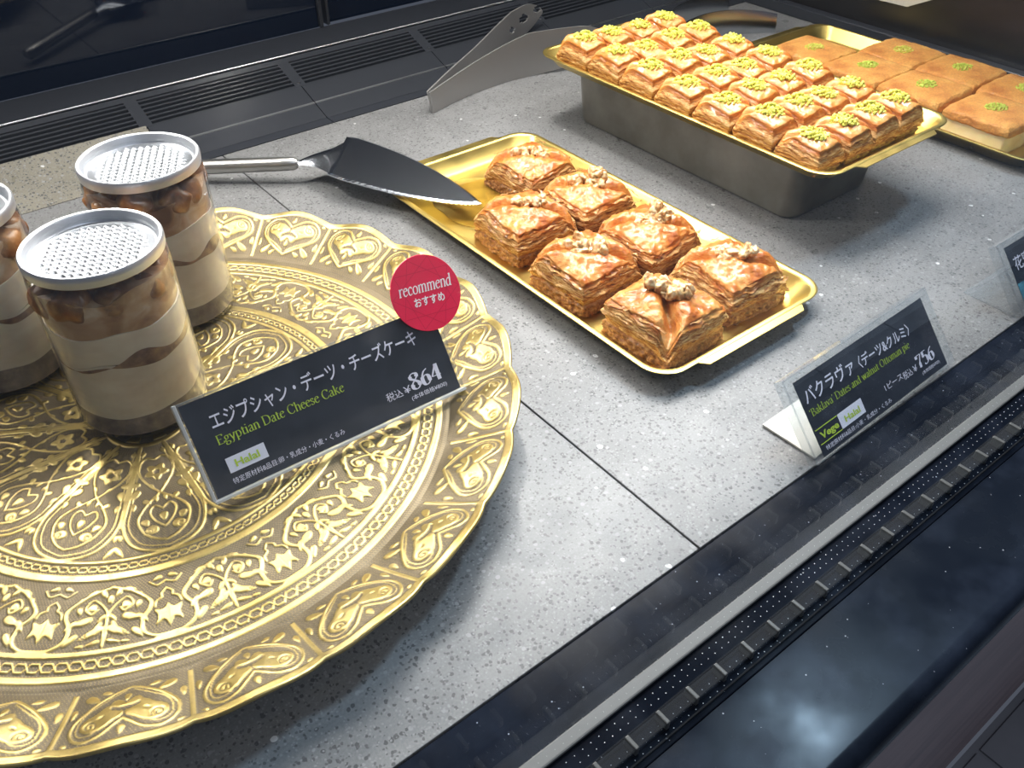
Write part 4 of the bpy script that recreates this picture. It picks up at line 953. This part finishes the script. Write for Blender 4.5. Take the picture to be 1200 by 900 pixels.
# round recommendation disc clipped at its corner
dr = 1.86; Md = Matrix.Translation(Vector((12.85, 5.05, .16)))
disc = MB().lathe([(dr, -.04), (dr + .02, 0), (dr, .03)], 72).build('recommend_disc', M['red'], root, smooth=True); disc.location = Vector((12.85, 5.15, .16)) * S; disc.rotation_euler = (0, 0, math.radians(-6))
tag(disc, 'round red disc with white lettering')
ry = MB()
for k in range(10):
    a = 2 * math.pi * k / 10; a2 = a + 2 * math.pi * 3 / 10
    p0 = np.array([math.cos(a), math.sin(a)]) * dr * .97; p1 = np.array([math.cos(a2), math.sin(a2)]) * dr * .97; d = (p1 - p0) / np.hypot(*(p1 - p0)); nn = np.array([-d[1], d[0]]) * .012
    ry.add([(*(p0 + nn), .034), (*(p1 + nn), .034), (*(p1 - nn), .034), (*(p0 - nn), .034)], [(0, 1, 2, 3)])
ry.build('star_lines', M['red_dark'], disc)
fit_pen('recommend_lettering', 'recommend', -1.45, .08, 2.9, .80, M['white'], disc, z=.045, slant=.18, thick=.11, thin=.05)
fit_font('japanese_lettering', 'おすすめ', -.80, -.55, 1.7, .50, M['white'], disc, z=.045, offset=.01)
# clear card at the counter edge
W2, H2 = 12.3, 4.35
def foot(root, W, H, tilt, fx=.6, m='foot'):
    Mx = Euler((-tilt, 0, 0)).to_matrix().to_4x4()
    MB().box(fx, W - 1.2, .5, 3.6, .03-.4, .13-.4).build('stand_foot', M[m], root, M=Mx)
root, card = stand((29.4, 13.98, .42), W2, H2, math.radians(49), math.radians(1.4), 'clear framed dark price card reading 756 at the counter edge', .55, .62, .62, .36, .12)
foot(root, W2, H2, math.radians(49))
cw, chh = W2 - 1.24, H2 - .48; X = lambda a: .62 + a * cw; Y = lambda b: .12 + b * chh
fit_font('title_lettering', 'バクラヴァ', X(.025), Y(.68), .36 * cw, .86, M['ink_white'], card, offset=.008); fit_font('subtitle_lettering', '〈デーツ&クルミ〉', X(.39), Y(.67), .44 * cw, .68, M['ink_white'], card, offset=.008)
fit_pen('english_lettering', "`Baklava' Dates and walnut Ottoman pie", X(.02), Y(.51), .77 * cw, .52, M['ink_green'], card, thick=.085, thin=.03)
fit_font('piece_lettering', '1ピース', X(.51), Y(.215), .15 * cw, .40, M['ink_white'], card)
fit_font('tax_lettering', '税込', X(.665), Y(.185), .075 * cw, .44, M['ink_white'], card); fit_font('yen_sign', '¥', X(.75), Y(.185), .03 * cw, .46, M['ink_white'], card)
fit_pen('price_lettering', '756', X(.79), Y(.185), .145 * cw, 1.0, M['ink_white'], card, thick=.20, thin=.035)
fit_font('base_price_lettering', '(本体価格¥700)', X(.80), Y(.085), .15 * cw, .22, M['ink_white'], card)
fit_font('allergen_lettering', '特定原材料8品目:小麦・乳成分・くるみ', X(.03), Y(.05), .50 * cw, .26, M['ink_white'], card)
fit_font('vege_lettering', 'Vege', X(.03), Y(.205), .125 * cw, .46, M['ink_green'], card, offset=.014)
flat('green_line', X(.01), X(.165), Y(.335), Y(.345), M['ink_green'], card, .02); flat('green_line', X(.01), X(.165), Y(.145), Y(.155), M['ink_green'], card, .02)
bd = flat('halal_badge', X(.168), X(.345), Y(.15), Y(.345), M['paper'], root, .02); fit_font('badge_lettering', 'Halal', X(.20), Y(.20), .115 * cw, .44, M['ink_green'], bd, z=.03, offset=.012)
# third card, mostly outside the frame
root, card = stand((48.6, 14.1, .42), W2, H2, math.radians(49), math.radians(-.6), 'clear framed price card cut off by the right photo edge', .55, .62, .62, .36, .12)
foot(root, W2, H2, math.radians(49), .1, 'acrylic')
fit_font('title_lettering', '花蜜', X(.03), Y(.62), .16 * cw, .86, M['ink_white'], card, offset=.008); flat('printed_picture', X(.0), X(.3), Y(.05), Y(.42), M['ink_cyan'], card, .02)
